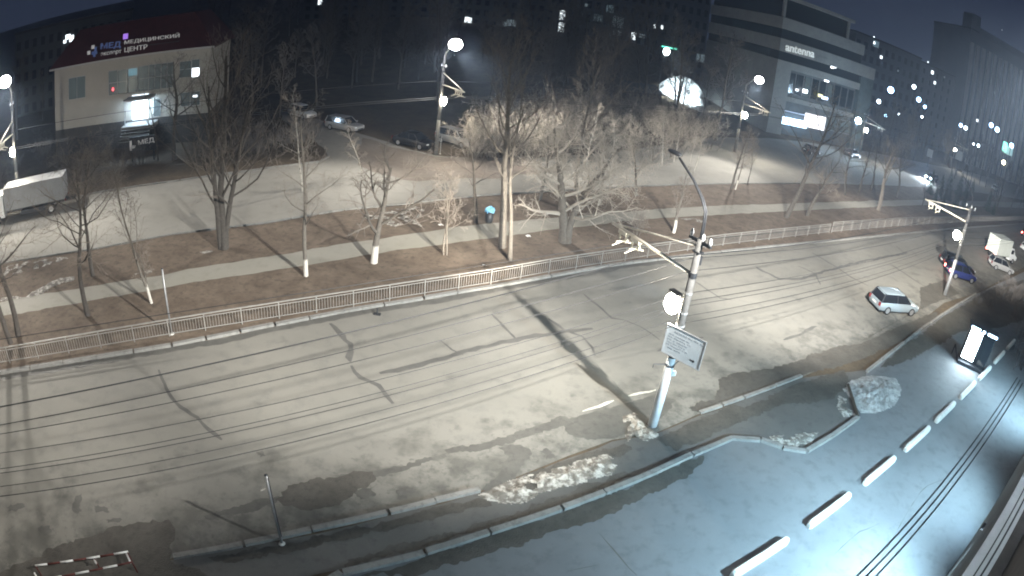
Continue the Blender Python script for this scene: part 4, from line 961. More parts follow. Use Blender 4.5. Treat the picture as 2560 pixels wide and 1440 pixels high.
for (x0, y0, x1, y1, mt_, mu, tr) in ((172, 196, 214, 243, gdim, 1, 0), (272, 178, 294, 236, gdim, 0, 1), (295, 176, 318, 232, gdim, 0, 1), (321, 172, 344, 190, gblue, 0, 0), (321, 191, 344, 229, gdim, 0, 0), (347, 166, 371, 226, gdim, 0, 1), (373, 162, 402, 222, gdim, 1, 1), (404, 158, 432, 218, gdim, 1, 1), (450, 154, 478, 192, gdim, 0, 1), (480, 170, 499, 191, glit, 0, 0), (480, 149, 499, 168, gdim, 0, 0), (384, 248, 402, 290, gdim, 0, 0), (452, 232, 500, 262, gdim, 1, 0)):
    a, b, z0, z1 = FM.rect(x0, y0, x1, y1); pane(med, 'window', a, b, z0, z1, -.02, mt_, mull=mu, trans=tr)
a, z = FM.at(283, 223, -.1); MB().ell((a, -.2, z), (.14, .1, .22), 8, 6).build('red_light', M('red_neon', (.8, .1, .1), .4, emit=(1, .1, .12), estr=1.2), med)
a, z = FM.at(488, 240, -.1); MB().box((a, -.1, z), (.5, .1, .2)).build('small_lit_sign', glit, med)
# porch
pa, pb, pz0, pz1 = FM.rect(312, 256, 372, 292, -2.4)
po = MB().box(((pa+pb)/2, -1.35, pz1 + .12), (pb - pa + .4, 2.6, .2)).build('porch_roof', MT['winframe'], med)
for x in (pa, pb): MB().tube([(x, -2.45, zp - .9), (x, -2.45, pz1)], .07, 8).build('porch_post', MT['polewhite'], med)
MB().box(((pa+pb)/2, -1.35, zp - .45), (pb - pa + 1, 2.7, .5)).build('porch_floor', MT['kerb'], med)
st = MB()
for k in range(5): st.box(((pa+pb)/2, -2.9 - .32*k, zp - .6 - .24*k), (pb - pa + .6, .36, .2))
st.build('stairs', base, med)
MB().box(((pa+pb)/2 - .3, -.05, zp + 1.4), (pb - pa - .9, .08, 2.8)).build('entrance_door', em('entrance_glass', (.72, .86, 1.0), .9), med)
MB().box(((pa+pb)/2, -1.2, pz1 - .02), (1.4, .5, .08)).build('porch_lamp', em('porch_lamp_glass', (.6, .8, 1.0), 80), med)
# roadside board of the medical centre
pyl = thing('roadside_board', 'dark roadside board with pale letters among shrubs before the medical centre', 'sign', G(356, 402), FM.ang)
FB = Facade(G(356, 402), FM.ang); a0, z1 = FB.at(322, 350); a1, z0 = FB.at(390, 368)
pb_ = MB().box(((a0+a1)/2, .06, (z0+z1)/2), (a1-a0, .1, z1-z0+.5)).build('panel', MT['darkmetal'], pyl)
fit_text('МЕД', pb_, FB, 'lettering', wt, (346, 362), (386, 354), 11, -.02)
a, z = FB.at(330, 364); MB().box((a-.15, -.02, z), (.25, .05, 1.0)).box((a+.2, -.02, z-.15), (.45, .05, .3)).build('emblem', wt, pb_)
MB().box((a0+.3, .1, z0/2), (.12, .12, z0)).build('leg', MT['darkmetal'], pyl); MB().box((a1-.3, .1, z0/2), (.12, .12, z0)).build('leg', MT['darkmetal'], pyl)

# office block with the white name letters
FA = Facade(G(1915, 330), .2496)
off = thing('office_block', 'long concrete office block with dark window bands and white name letters', 'building', FA.O, FA.ang)
cm = M('office_concrete', (.26, .265, .255), .9, col2=(.31, .315, .30), scale=.35, col3=(.22, .225, .22), scale3=1.5, bump=.1)
dg_ = M('dark_glazing', (.018, .026, .028), .2, spec=.6)
DEP = 27
zA = FA.at(1952, 40)[1]; zB = FA.at(1950, 69)[1]; zC = FA.at(1943.5, 92)[1]; zD = FA.at(1940, 124)[1]; zE = FA.at(1935, 145)[1]; zF = FA.at(1980, 176)[1]; zG = FA.at(1962, 272)[1]
e1 = FA.at(2163.5, 111)[0]; e2 = FA.at(2190, 168)[0]; e3 = FA.at(2150, 214)[0]
def slab(n, a, b, z0, z1, y0=0.0, mat=cm, par=off): return MB().box(((a+b)/2, y0 + (DEP - y0)/2, (z0+z1)/2), (b-a, DEP - y0, z1-z0)).build(n, mat, par)
slab('parapet_band', 0, e1, zB, zA)
slab('window_band', .3, e1 - .3, zC, zB, .35, dg_)
slab('sign_band', 0, e2, zD, zC)
slab('window_band', .3, e3 - .2, zE, zD, .35, dg_)
slab('lower_wall', 0, e3, zF, zE)
# penthouse set back above
zT = FA.at(1975, -2)[1]; e0 = FA.at(2136, 60)[0]
slab('penthouse_glazing', .6, e0 - 1.0, zA, zT - .1, .9, dg_)
slab('penthouse_roof', -.2, e0, zT - .1, zT + .55, -.3)
MB().box((.25, .3, (zA + zT)/2), (.45, .6, zT - zA - .2)).build('pier', cm, off)
MB().box((e0 - 1.2, .3, (zA+zT)/2 ), (.4, .5, zT - zA - .2)).build('pier', cm, off)
# lower storeys: left pier, glazed recess with piers, shops
aL = FA.at(1978, 178)[0]
slab('left_pier', 0, aL, 0, zF)
slab('recessed_storeys', aL, e3 - .1, 0, zF, 1.1, M('office_inner', (.10, .11, .115), .8, col2=(.14, .15, .155), scale=.6))
for k in range(9):
    a = aL + 1.2 + k * (e3 - aL - 2.4) / 8
    pane(off, 'window', a - .75, a + .75, zG + 3.0, zF - .5, 1.08, dg_ if k not in (2, 5) else gdim, trans=1, fm='darkmetal')
MB().box(((aL+e3)/2, .7, zG + 1.9), (e3 - aL - .2, .7, .9)).build('canopy_fascia', cm, off)
a, b, z0, z1 = FA.rect(1956, 290, 2016, 322); pane(off, 'shop_window', a, b, max(.3, z0), z1, -.02, em('blue_shop_light', (.45, .72, 1.0), 2.2), mull=3)
a, b, z0, z1 = FA.rect(1962, 275, 2012, 289); pane(off, 'shop_sign', a, b, z0, z1, -.10, em('blue_shop_sign', (.25, .42, .8), .22), frame=False)
a, b, z0, z1 = FA.rect(2020, 284, 2066, 330); pane(off, 'shop_window', a, b, max(.3, z0), z1, .9, em('pinkish_shop_light', (1.0, .9, .92), .8), mull=2)
a, b, z0, z1 = FA.rect(2070, 292, 2130, 340); pane(off, 'shop_window', a, b, max(.3, z0), z1, .95, gdim, mull=3)
for x0, y0, x1, y1, lt in ((2078, 162, 2084, 172, glit), (2086, 165, 2090, 171, glit), (2173, 175, 2184, 186, M('amber_window', (.6, .5, .2), .4, emit=(1, .8, .35), estr=.5)), (2062, 197, 2072, 206, glit), (1990, 222, 1996, 228, glit), (2008, 222, 2018, 234, glit), (2046, 234, 2056, 244, em('yellow_shop_sign', (.9, .85, .2), .7)), (2056, 240, 2069, 251, em('blue_small_sign', (.5, .65, 1), 1.6))):
    a, b, z0, z1 = FA.rect(x0, y0, x1, y1, .25); MB().box(((a+b)/2, .28, (z0+z1)/2), (b-a, .1, z1-z0)).build('lit_window', lt, off)
# corner annex on the right
MB().box(((e3 + e2)/2 + .05, 4, zD/2), (e2 - e3 - .1, 8, zD - .02)).build('corner_annex', M('annex_glazing', (.06, .085, .09), .35, col2=(.10, .13, .135), scale=.5), off)
fit_text('antenna', off, FA, 'name_lettering', M('office_letters', (.78, .8, .79), .5, emit=(.8, .85, .83), estr=.16), (1963.5, 126), (2035, 144), 17, -.12, .08, .015)  # faint glow put into the letters to lift them off the wall
fit_text('group', off, FA, 'name_lettering', cm, (2041, 142), (2070, 149), 6, -.06, .02, .0)
# ribbon windows on the unlit left face
for zz0, zz1, nm in ((zC, zB, 'side_window_band'), (zE + .1, zD, 'side_window_band')):
    MB().box((.28, DEP/2 + 1, (zz0+zz1)/2), (.12, DEP - 5, zz1 - zz0 - .1)).build(nm, M('teal_glazing', (.014, .03, .034), .15, spec=.7), off)

# far blocks with their own windows
def far_block(name, label, pL, pR, DL, DR, depth, wall, rows, cols, lit, ztop=None, z0=None, winmat=None, wsz=(.5, .5), par=True):
    A_, B2 = AT(*pL, DL), AT(*pR, DR); A2, B3 = Vector((A_.x, A_.y, 0)), Vector((B2.x, B2.y, 0))
    d = B3 - A2; ang = math.atan2(d.y, d.x); L = d.length; F = Facade(A2, ang); zt = ztop or max(A_.z, B2.z); zb = z0 if z0 is not None else min(hill_z(A2.x, A2.y), hill_z(B3.x, B3.y)) - .5
    t = thing(name, label, 'building', A2, ang)
    MB().box((L/2, depth/2, (zt+zb)/2), (L, depth, zt - zb)).build('wall', wall, t)
    MB().box((L/2, depth/2, zt + .25), (L + .6, depth + .6, .5)).build('roof', MT['darkmetal'], t)
    wm_ = winmat or MT['winglass']; me = None
    H_ = zt - zb
    for r in range(rows):
        for c in range(cols):
            x = L * (c + .5) / cols; z = zb + H_ * (r + .6) / (rows + .35); w, h = L / cols * wsz[0], H_ / rows * wsz[1]
            if me is None: me = MB().box((0, 0, 0), (w, .12, h)).mesh('window', wm_)
            o = bpy.data.objects.new('window', me); COL.objects.link(o); o.parent = t; o.location = (x, -.03, z)
    for (px, py, w, h, mt_) in lit:
        a, z = F.at(px, py, -.1); MB().box((a, -.12, z), (w, .1, h)).build('lit_window', mt_, t)
    return t, F, L, zt, zb
fw_ = M('far_panel_wall', (.075, .08, .09), .9, col2=(.10, .105, .115), scale=.1)
fw2 = M('far_grey_wall', (.11, .12, .135), .9, col2=(.14, .15, .165), scale=.1)
cy = em('cyan_window', (.35, .75, .95), .8); wl_ = em('far_white_window', (.85, .95, 1.0), 1.0); fa = em('faint_window', (.5, .7, .75), .06); te = em('faint_teal_window', (.3, .55, .6), .05)
far_block('apartment_block', 'dark apartment block behind the medical building with two lit windows', (40, 60), (330, 35), 118, 118, 14, fw_, 5, 14, [(170, 92, 1.0, .9, wl_), (179, 96, .9, 1.2, wl_), (162, 104, .6, .6, wl_), (211, 83, 1.1, .5, wl_)], ztop=15.5)
far_block('apartment_block', 'dark apartment block left of the tall lamp with cyan lit windows', (760, 10), (1100, 12), 172, 165, 14, fw_, 6, 14, [(1038, 74, .9, 1.3, cy), (1046, 79, .8, 2.2, cy), (1050, 73, .9, .9, cy), (800, 5, 1, 1.5, wl_), (830, 92, .6, .6, fa)], ztop=22)
far_block('apartment_block', 'dark apartment block above the high crowned trees with white lit windows', (1120, 10), (1440, 2), 160, 152, 14, fw_, 6, 14, [(1167, 50, 1.0, 1.5, wl_), (1175, 51, .8, 1.4, wl_), (1278, 57, 2.4, 1.6, fa), (1262, 60, 1.2, 1.2, fa), (1403, 68, 1.4, 2.4, wl_), (1406, 38, 1.2, 2.4, wl_), (1250, 95, .3, .3, cy)], ztop=24)
far_block('apartment_block', 'pale apartment block seen through trunks left of the office block', (1440, 0), (1775, 30), 158, 175, 14, fw2, 7, 16, [(1441, 10, .8, .8, wl_), (1466, 13, .8, .8, fa), (1495, 45, 2.4, 1.8, te), (1525, 22, 2, 2, te), (1545, 55, 3, 3, te), (1543, 82, 2.2, 1.4, fa), (1584, 90, 1.2, 2.0, wl_), (1605, 90, 1.6, 1.0, fa), (1636, 66, .7, 1.1, wl_), (1655, 68, .6, 1.1, wl_), (1745, 144, 1.0, 2.2, fa), (1757, 146, 1.4, 2.2, fa), (1560, 150, 1.6, 1.2, fa), (1512, 138, 1.4, 1.2, wl_)], ztop=27)
far_block('apartment_block', 'far dark apartment block just right of the office block', (2140, 80), (2300, 175), 185, 205, 16, fw_, 7, 10, [(2186, 107, .8, .8, wl_), (2203, 143, .9, .9, wl_), (2185, 93, .5, .5, wl_), (2245, 177, .6, .6, fa), (2190, 110, 2.5, 2.0, te)], z0=-.5)
far_block('apartment_block', 'far pale grey apartment block between the office block and the ribbed tower', (2284, 165), (2412, 206), 205, 225, 18, fw2, 8, 8, [(2320, 155, .5, .5, wl_), (2331, 181, 1.2, 1.2, wl_), (2337, 207, 1.0, 1.0, wl_), (2361, 193, .6, .6, fa)], z0=-.5, wsz=(.3, .5))
tw, FT, LT, zt, zb = far_block('ribbed_tower', 'tall dark ribbed tower with a pale stepped crown at the right edge', (2424, 118), (2640, 200), 215, 250, 26, fw2, 12, 2, [(2488, 232, .8, .8, fa), (2443, 301, .9, .9, wl_), (2505, 75, .4, .4, fa)], z0=-.5, wsz=(.02, .02))
rib = M('tower_rib', (.42, .40, .39), .9)
for k in range(17):
    MB().box((LT * (k + .3) / 17, -.35, (zt + zb)/2 - 2), (LT/17 * .42, .7, zt - zb - 5)).build('rib', rib, tw)
MB().box((2.2, 3, zt + 3), (4.4, 6, 6)).build('crown_block', fw2, tw)
MB().box((LT*.5 + 2, .6, zt + 1.0), (LT - 4, 2, 2.2)).build('crown_band', fw2, tw)

# distant lamps and lit signs in the right background
LAMPS = [(2227, 225, 170, 1.1, 'blue', 'brightest blue white mast lamp right of the office block'), (2285, 217, 190, .8, 'cool', 'white lit mast lamp before the pale grey block'), (2297, 249, 170, .8, 'blue', 'blue white mast lamp below the lit sign'), (2312, 267, 165, .5, 'blue', 'small blue lamp under the larger blue white one'), (2197, 254, 160, .7, 'cool', 'white teardrop lamp low beside the office block'), (2214, 289, 150, .45, 'blue', 'small blue lamp near the office corner'), (2305, 292, 150, .35, 'cool', 'small faint lamp in the dark trees'), (2247, 286, 150, .35, 'cool', 'faint lamp left in the dark trees'),
         (2402, 313, 160, .55, 'blue', 'left lamp of the pair at the tower foot'), (2414, 320, 160, .6, 'cool', 'right lamp of the pair at the tower foot'), (2478, 313, 165, .75, 'blue', 'left lamp of the bright pair below the tower'), (2493, 324, 165, .8, 'blue', 'right lamp of the bright pair below the tower'), (2434, 360, 150, .3, 'cool', 'tiny lamp left of the white one right of the far lit pole'), (2446, 364, 150, .45, 'cool', 'small white lamp right of the far lit pole'), (2529, 364, 150, .7, 'blue', 'blue white lamp beside the green sign'), (2509, 406, 150, .6, 'warm', 'warm street lamp near the right frame edge'), (2146, 302, 112, .7, 'bluest', 'blue lit lamp before the office block end'), (2318, 383, 160, .01, 'cool', '')]
cmat = {'bluest': em('blue_forecourt_lamp', (.55, .78, 1.0), 130), 'blue': em('far_blue_lamp', (.34, .62, 1.0), 9), 'cool': em('far_white_lamp', (.7, .86, 1.0), 6), 'warm': em('far_warm_lamp', (1.0, .88, .6), 12)}
for px, py, D, r, k, lb in LAMPS:
    if not lb: continue
    p = AT(px, py, D); t = thing('mast_lamp', lb, 'street lamp', (p.x, p.y, 0), 0, 'distant lamps on the right')
    MB().tube([(0, 0, 0), (0, .3, p.z + r)], [.12, .08], 6).build('mast', MT['darkmetal'], t)
    MB().ell((0, 0, p.z), (r * .8, r * .8, r * .8), 10, 7).build('lamp_glass', cmat[k], t, True)
for px, py, D, w, h, mt_, lb in ((2512, 366, 155, 1.2, 2.2, em('green_sign', (.15, 1, .65), .9), 'green lit sign near the right frame edge'), (2325, 383, 150, 1.5, 1.9, M('grey_board', (.3, .32, .34), .6, emit=(.6, .7, .75), estr=.04), 'left pale board in the dark trees'), (2398, 389, 150, 1.7, 2.2, M('grey_board', (.3, .32, .34), .6), 'pale board under the distant lit pole'), (2520, 375, 156, 3.0, 2.2, em('teal_glow_sign', (.3, .8, .8), .12), 'teal shop front near the right frame edge')):
    p = AT(px, py, D); t = thing('lit_sign', lb, 'sign', (p.x, p.y, 0), -.5)
    MB().tube([(0, .1, 0), (0, .1, p.z)], .1, 6).build('post', MT['darkmetal'], t); MB().box((0, 0, p.z), (w, .2, h)).build('panel', mt_, t)
# floodlit snow bank, its lamp and the dark shed before it
def snow_slope():
    rg = random.Random(3); m = MB(); nx, ny = 26, 14; D0 = 112.0
    for j in range(ny + 1):
        for i in range(nx + 1):
            px = 1632 + (1762 - 1632) * i / nx; f = j / ny
            edge = max(0.0, math.sin(math.pi * i / nx)) ** .35
            py = 268 - (268 - 190) * f * edge
            q = AT(px, py, D0 + 9 * f)
            m.v.append((q.x + rg.uniform(-.15, .15), q.y + mnoise.noise(Vector((i*.5, j*.6, 2))) * 1.2, q.z + rg.uniform(-.12, .12)))
    base_n = len(m.v)
    for i in range(nx + 1):
        px = 1632 + (1762 - 1632) * i / nx; q = AT(px, 268, D0 - .4); m.v.append((q.x, q.y, hill_z(q.x, q.y) - .5))
    for j in range(ny):
        for i in range(nx): a = j*(nx+1)+i; m.f.append((a, a+1, a+nx+2, a+nx+1))
    for i in range(nx): m.f.append((base_n+i, base_n+i+1, i+1, i))
    k = len(m.v)
    for i in range(nx + 1): x, y, z = m.v[ny*(nx+1)+i]; m.v.append((x, y + 4, hill_z(x, y) - .5))
    for i in range(nx): a = ny*(nx+1)+i; m.f.append((a, a+1, k+i+1, k+i))
    o = m.build('snow_bank', MT['cleansnow'], None, True); props(o, 'floodlit white snow bank seen between the trees', 'snow')
snow_slope()
p = AT(1640, 262, 108); p.z = hill_z(p.x, p.y); zl = HZ(p, 1645, 120)
t = thing('yard_lamp', 'yard lamp with a green tinged head above the snow bank', 'street lamp', p)
MB().tube([(0, 0, 0), (0, 0, zl - p.z)], [.12, .07], 8).build('mast', MT['poleconc'], t)
MB().box((.9, 0, zl - p.z + .45), (2.6, .6, .22)).build('lamp_head', em('green_lamp_head', (.12, .95, .65), .7), t)
MB().ell((.5, 0, zl - p.z - .35), (.6, .6, .7), 10, 7).build('lamp_glass', em('yard_lamp_glass', (.80, .95, 1.0), 6), t, True)
gl = AT(1705, 232, 116); d = gl - Vector((p.x + 2, p.y - 4, zl)); lq = AT(1700, 150, 110.5) - p; d = gl - (p + lq); point('bank_fill_spot', tuple(lq), 7000, (.80, .95, 1.0), .3, t, 72, (0, 0, 0), .5).rotation_euler = d.to_track_quat('-Z', 'Y').to_euler()  # unseen spot added away from the lamp head to light the bank
q = GH(1610, 262); sh = thing('shed', 'low dark shed with a sloping roof left of the snow bank', 'shed', q, .15)
MB().box((0, 3, 1.0), (6.4, 4, 2.0)).build('wall', MT['darkmetal'], sh)
m = MB(); m.v = [(-3.6, .4, 2.0), (3.6, .4, 2.0), (3.6, 5.6, 2.0), (-3.6, 5.6, 2.0), (-3, 3, 3.4), (2.6, 3, 3.4)]; m.f = [(0, 1, 5, 4), (1, 2, 5), (2, 3, 4, 5), (3, 0, 4), (3, 2, 1, 0)]; m.build('roof', MT['darkmetal'], sh)

# ------------------------------------------------------------------ kiosk with lit panels
k0 = G(2425, 914)
ki = thing('city_light_kiosk', 'dark advertising kiosk with a glowing white panel on the forecourt', 'kiosk', k0, ROADANG - R(68))
gp = em('kiosk_panel_glass', (.76, .92, 1.0), 22)
MB().box((0, 0, .12), (2.5, 1.3, .24)).build('base', MT['darkmetal'], ki)
body = MB().box((0, .12, 1.45), (2.3, .8, 2.4)).build('cabinet', MT['darkmetal'], ki)
MB().box((-.55, -.31, 1.5), (1.02, .06, 2.1)).build('light_panel', gp, ki)
MB().box((.58, -.31, 1.5), (1.02, .05, 2.1)).build('dark_panel', MT['glass'], ki)
MB().box((0, .1, 2.75), (2.7, 1.2, .16)).build('roof', MT['darkmetal'], ki)
for x, w in ((-.80, .80), (-.08, .22), (.72, .85)): MB().box((x, -.62, 2.80), (w, .06, .17)).build('light_strip', em('kiosk_strip', (.45, .70, 1.0), 3), ki)
MB().tube([(-1.25, -.2, .02), (-1.75, .55, .75)], .04, 6).tube([(-1.75, .55, .02), (-1.75, .55, .75)], .04, 6).build('brace', MT['darkmetal'], ki)

# ------------------------------------------------------------------ vehicles
def paint(name, c, metal=.25, rough=.35): return M(name, c, rough, metal, spec=.5)
def car(label, loc, rz, mat, L=4.5, Wd=1.74, H=1.48, kind='wagon', lit_h=False, lit_t=False, group=None, name='parked_car', plate=True):
    t = thing(name, label, 'car', loc, rz, group); hw = Wd / 2
    zbelt = H * .60; zb = .24
    st = [(-L/2, .42, zbelt * .86, .80), (-L/2 + .10, .30, zbelt * .97, .93), (-L/2 + .6, zb, zbelt, 1.0), (-.2, zb, zbelt, 1.0), (L*.18, zb, zbelt * .99, 1.0), (L*.30, zb, zbelt * .93, .99), (L/2 - .35, .26, zbelt * .85, .95), (L/2 - .08, .30, zbelt * .76, .86), (L/2, .38, zbelt * .66, .72)]
    if kind == 'sedan': st[0] = (-L/2, .42, zbelt * .80, .80); st[1] = (-L/2 + .1, .3, zbelt * .92, .92)
    m = MB()
    for x, z0, z1, k in st:
        w = hw * k; m.v += [(x, -w*.9, z0), (x, -w, z0 + .14), (x, -w*1.0, z0 + (z1-z0)*.62), (x, -w*.93, z1 - .03), (x, -w*.80, z1), (x, w*.80, z1), (x, w*.93, z1 - .03), (x, w, z0 + (z1-z0)*.62), (x, w, z0 + .14), (x, w*.9, z0)]
    n = 10
    for j in range(len(st)-1):
        for i in range(n): m.f.append((j*n+i, j*n+(i+1) % n, (j+1)*n+(i+1) % n, (j+1)*n+i))
    m.f.append(tuple(range(n))); m.f.append(tuple(range((len(st)-1)*n + n - 1, (len(st)-1)*n - 1, -1)))
    b = m.build('body', mat, t, True, fix=True)
    try:
        b.data.set_sharp_from_angle(angle=R(38))
    except Exception: pass
    xr0, xr1 = {'wagon': (-L/2 + .12, -L/2 + .42), 'hatch': (-L/2 + .1, -L/2 + .5), 'sedan': (-L/2 + .75, -L/2 + 1.25), 'suv': (-L/2 + .1, -L/2 + .35)}[kind]
    xf0, xf1 = L*.24, L*.08
    zr = H
    g = MB(); wb, wt_ = hw * .90, hw * .72
    g.v = [(xr0, -wb, zbelt - .03), (xf0, -wb, zbelt - .03), (xf0, wb, zbelt - .03), (xr0, wb, zbelt - .03), (xr1, -wt_, zr - .04), (xf1, -wt_, zr - .04), (xf1, wt_, zr - .04), (xr1, wt_, zr - .04)]
    g.f = [(3, 2, 1, 0), (4, 5, 6, 7), (0, 1, 5, 4), (1, 2, 6, 5), (2, 3, 7, 6), (3, 0, 4, 7)]
    g.build('windows', MT['glass'], t)
    r = MB(); mid = (xr1 + xf1)/2
    for x, zz, k in ((xr1 - .04, zr - .06, .98), (xr1 + .15, zr - .01, 1.0), (mid, zr + .015, 1.0), (xf1 - .15, zr - .01, 1.0), (xf1 + .05, zr - .06, .98)):
        w = wt_ * 1.03 * k; r.v += [(x, -w, zz - .04), (x, -w*.8, zz), (x, w*.8, zz), (x, w, zz - .04)]
    for j in range(4):
        for i in range(3): r.f.append((j*4+i, j*4+i+1, (j+1)*4+i+1, (j+1)*4+i))
        r.f.append((j*4+3, j*4, (j+1)*4, (j+1)*4+3))
    r.f += [(0, 1, 2, 3), (19, 18, 17, 16)]
    r.build('roof', mat, t, True, fix=True)
    p = MB()
    for y in (-1, 1):
        xm = (xr0 + xf0) / 2
        for q0, q1, rr in (((xf0 + .02, y*wb, zbelt - .02), (xf1 + .02, y*wt_, zr - .05), .035), ((xr0 - .01, y*wb, zbelt - .02), (xr1 - .01, y*wt_, zr - .05), .05), ((xm + .1, y*wb*1.005, zbelt - .02), (xm, y*wt_*1.005, zr - .05), .03)):
            MB().tube([q0, q1], rr, 5).build('pillar', mat if kind != 'wagon' else MT['darkmetal'], t)
    wbse = L * .58
    for x in (-wbse/2 - .02, wbse/2 + .05):
        for y in (-1, 1):
            w = MB().ring((x, y*(hw - .08), .31), .31, .20, n=18).build('wheel', MT['rubber'], t)
            rm = MB().ring((x, y*(hw - .08), .31), .215, .215, n=14).build('rim', MT['rim'], w)
    for y in (-1, 1):
        MB().ell((L/2 - .16, y*hw*.66, zbelt*.70), (.14, .2, .085), 8, 6).build('headlight', MT['headlit'] if lit_h else MT['headlamp'], t, True)
        if lit_h: point('head_beam', (L/2 + .12, y*hw*.66, zbelt*.7), 2500, (.75, .88, 1.0), .08, t, 100, (0, 0, 0), .6).rotation_euler = Vector((6, 0, -.9)).to_track_quat('-Z', 'Y').to_euler()
        MB().box((-L/2 + .04, y*hw*.78, zbelt*.80), (.10, .22, .26)).build('tail_light', MT['taillit'] if lit_t else MT['taillamp'], t)
        MB().ell((xf0 - .1, y*(hw + .08), zbelt + .07), (.08, .11, .07), 8, 5).build('mirror', mat, t, True)
    MB().box((L/2 - .01, 0, .42), (.06, Wd*.5, .12)).build('grille', MT['darkmetal'], t)
    MB().box((-L/2 - .005, 0, .62), (.03, .52, .11)).build('number_plate', wht, t)
    MB().box((0, 0, .22), (L*.9, Wd*.82, .1)).build('underbody', MT['rubber'], t)
    return t
def side(a, b, off_=.8, z=.008):
    A_, B2 = G(*a), G(*b); d = (B2 - A_); c = (A_ + B2)/2; h = d.normalized(); n = Vector((-h.y, h.x, 0)); c = c + n * off_; c.z = z
    return c, math.atan2(d.y, d.x)
silverblue = paint('silver_blue_paint', (.30, .36, .40), .4); white = paint('white_car_paint', (.70, .72, .73)); silver = paint('silver_paint', (.36, .365, .37), .5); blue = paint('blue_paint', (.03, .042, .17), .4); black = paint('black_paint', (.012, .012, .014), .3); greyp = paint('grey_paint', (.17, .175, .18), .5); redp = paint('dark_red_paint', (.09, .018, .022), .4)
c, a = side((2213, 786), (2275, 790)); car('pale silver blue estate car with dark rear windows standing alone on the road edge', c, a, silverblue, 4.6, 1.74, 1.50, 'wagon')
c, a = side((2374, 694), (2437, 712)); car('deep blue hatchback parked beside the near pole on the right', c, a, blue, 4.1, 1.72, 1.5, 'hatch', lit_t=True)
n_ = Vector((-math.sin(a), math.cos(a), 0)); car('black estate car parked on the far side of the blue hatchback', c + n_ * 2.5 + Vector((.9, -.2, 0)), a - .12, black, 4.7, 1.8, 1.5, 'wagon')
c, a = side((2482, 672), (2527, 690)); car('pale grey hatchback in the shade of the white box van', c, a - .0, silver, 4.1, 1.7, 1.5, 'hatch')
car('dark red car with lit tail lamps cut by the right frame edge', G(2564, 592), R(32), redp, 4.4, 1.75, 1.46, 'sedan', lit_t=True)
car('pale car low at the right frame edge below the red lit one', G(2566, 628), R(20), white, 4.3, 1.75, 1.46, 'sedan')
c, a = side((722, 290), (762, 301), z=.02); car('white car parked farthest left on the lot behind the far lamps', c, a, white, 4.5, 1.76, 1.55, 'wagon')
c, a = side((824, 324), (874, 333), z=.02); car('grey car parked nose out between the white one and the bank', c, a, silver, 4.6, 1.8, 1.55, 'suv')
c, a = side((985, 361), (1060, 378), z=.02); car('dark sedan parked left of the tall far lamp pole', c, a, black, 4.5, 1.76, 1.46, 'sedan')
c, a = side((1104, 357), (1152, 370), z=.02); car('silver wagon parked right of the tall far lamp pole', c, a, silver, 4.6, 1.8, 1.6, 'suv')
c, a = side((2018, 386), (2055, 389), z=.02); car('dark car parked before the lit shop windows of the office block', c, a, black, 4.5, 1.76, 1.46, 'sedan')
c, a = side((2123, 394), (2152, 398), z=.02); car('dark car standing right of the lit shop windows', c, a, greyp, 4.4, 1.76, 1.5, 'hatch')
car('car with dazzling headlamps driving on the far service road', G(2328, 452) + Vector((0, 0, .02)), R(210), greyp, 4.4, 1.76, 1.5, 'hatch', lit_h=True, name='moving_car')
car('white car with lit headlamps on the far service road near the right edge', G(2486, 476) + Vector((0, 0, .02)), R(215), white, 4.4, 1.76, 1.5, 'hatch', lit_h=False, name='moving_car')
# box van
c, a = side((2468, 652), (2549, 663), 1.0)
vn = thing('box_van', 'white box van with lit tail lamps parked beyond the pale hatchback', 'van', c, a); vn.scale = (1.14, 1.06, 1.0)
MB().box((-1.0, 0, 1.95), (3.5, 2.05, 2.15)).build('cargo_box', M('cargo_box_panel', (.50, .53, .50), .6, col2=(.44, .47, .44), scale=1.5), vn, bevel=.04)
MB().box((-.2, 0, .62), (5.2, .9, .22)).build('chassis', MT['darkmetal'], vn)
m = MB(); pr = [(.85, .45), (2.85, .45), (2.95, .95), (2.3, 1.25), (1.65, 2.05), (.85, 2.1)]
for y in (-.95, .95): m.v += [(x, y, z) for x, z in pr]
m.f = [tuple(range(6)), tuple(range(11, 5, -1))] + [(i, 6+i, 6+(i+1) % 6, (i+1) % 6) for i in range(6)]
cb = m.build('cab', white, vn, fix=True, bevel=.05)
g = MB(); g.v = [(2.24, -.86, 1.32), (2.24, .86, 1.32), (1.74, .86, 1.98), (1.74, -.86, 1.98)]; g.v = [(x + .06, y, z + .04) for x, y, z in g.v]; g.f = [(0, 1, 2, 3)]; g.build('windscreen', MT['glass'], vn)
for y in (-1, 1):
    MB().box((1.35, y*.965, 1.6), (.7, .03, .55)).build('side_window', MT['glass'], vn)
    MB().box((-2.8, y*.85, .95), (.06, .22, .22)).build('tail_light', MT['taillit'], vn)
    MB().ell((2.85, y*.7, .85), (.1, .16, .12), 8, 6).build('headlight', MT['headlamp'], vn, True)
    for x in (-1.5, 2.0):
        w = MB().ring((x, y*.86, .36), .36, .24, n=18).build('wheel', MT['rubber'], vn); MB().ring((x, y*.86, .36), .2, .26, n=12).build('rim', MT['rim'], w)
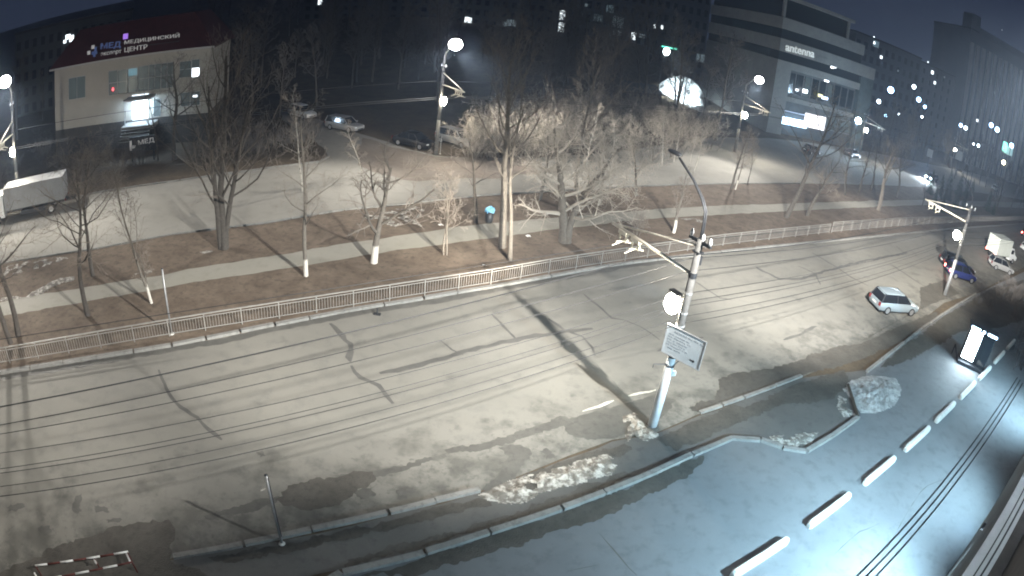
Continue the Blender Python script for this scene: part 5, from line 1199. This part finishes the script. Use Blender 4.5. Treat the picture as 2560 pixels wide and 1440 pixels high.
# box truck at the left edge
A_, B2 = G(15, 560), G(165, 528); d = (A_ - B2).normalized(); nv = Vector((d.y, -d.x, 0)); nv = nv if nv.y > 0 else -nv
c = B2 + d * 3.4 + nv * 1.15; c.z = .01
tk = thing('box_truck', 'long white box truck parked on the service road at the left edge', 'truck', c, math.atan2(d.y, d.x))
bxm = M('truck_box_panel', (.27, .275, .28), .55, col2=(.22, .225, .23), scale=.8)
MB().box((-.2, 0, 2.02), (6.4, 2.3, 1.95)).build('cargo_box', bxm, tk, bevel=.04)
MB().box((0, 0, .8), (8.6, .9, .25)).build('chassis', MT['darkmetal'], tk)
MB().box((-.2, 0, .62), (3.0, 2.1, .35)).build('side_guard', MT['darkmetal'], tk)
m = MB(); pr = [(3.15, .5), (5.0, .5), (5.05, 1.3), (4.8, 2.45), (3.15, 2.5)]
for y in (-1.05, 1.05): m.v += [(x, y, z) for x, z in pr]
m.f = [tuple(range(5)), tuple(range(9, 4, -1))] + [(i, 5+i, 5+(i+1) % 5, (i+1) % 5) for i in range(5)]
m.build('cab', white, tk, fix=True, bevel=.05)
for y in (-1, 1):
    MB().box((4.1, y*1.06, 1.9), (1.0, .03, .7)).build('side_window', MT['glass'], tk); MB().box((4.9, y*1.35, 1.9), (.12, .2, .45)).build('mirror', white, tk); MB().box((-3.45, y*.95, .95), (.06, .25, .2)).build('tail_light', MT['taillamp'], tk)
    for x in (-1.9, 4.0):
        w = MB().ring((x, y*.92, .42), .42, .28, n=18).build('wheel', MT['rubber'], tk); MB().ring((x, y*.92, .42), .24, .3, n=12).build('rim', MT['rim'], w)
MB().box((5.0, 0, 1.95), (.06, 1.8, .9), 0, 0).build('windscreen', MT['glass'], tk)

# ------------------------------------------------------------------ night haze
hz = MB().box((0, 170, 24), (1000, 540, 50)).build('haze', bpy.data.materials.new('night_haze'), None)
hz['kind'] = 'stuff'; hz['label'] = 'thin night haze hanging over the lit street'
hm = hz.data.materials[0]; hm.use_nodes = True; hn = hm.node_tree; hn.nodes.clear()
ho = hn.nodes.new('ShaderNodeOutputMaterial'); hv = hn.nodes.new('ShaderNodeVolumePrincipled')
hv.inputs['Color'].default_value = (.55, .72, 1.0, 1); hv.inputs['Density'].default_value = 0.0008; hv.inputs['Anisotropy'].default_value = 0.35
hn.links.new(hv.outputs[0], ho.inputs['Volume'])
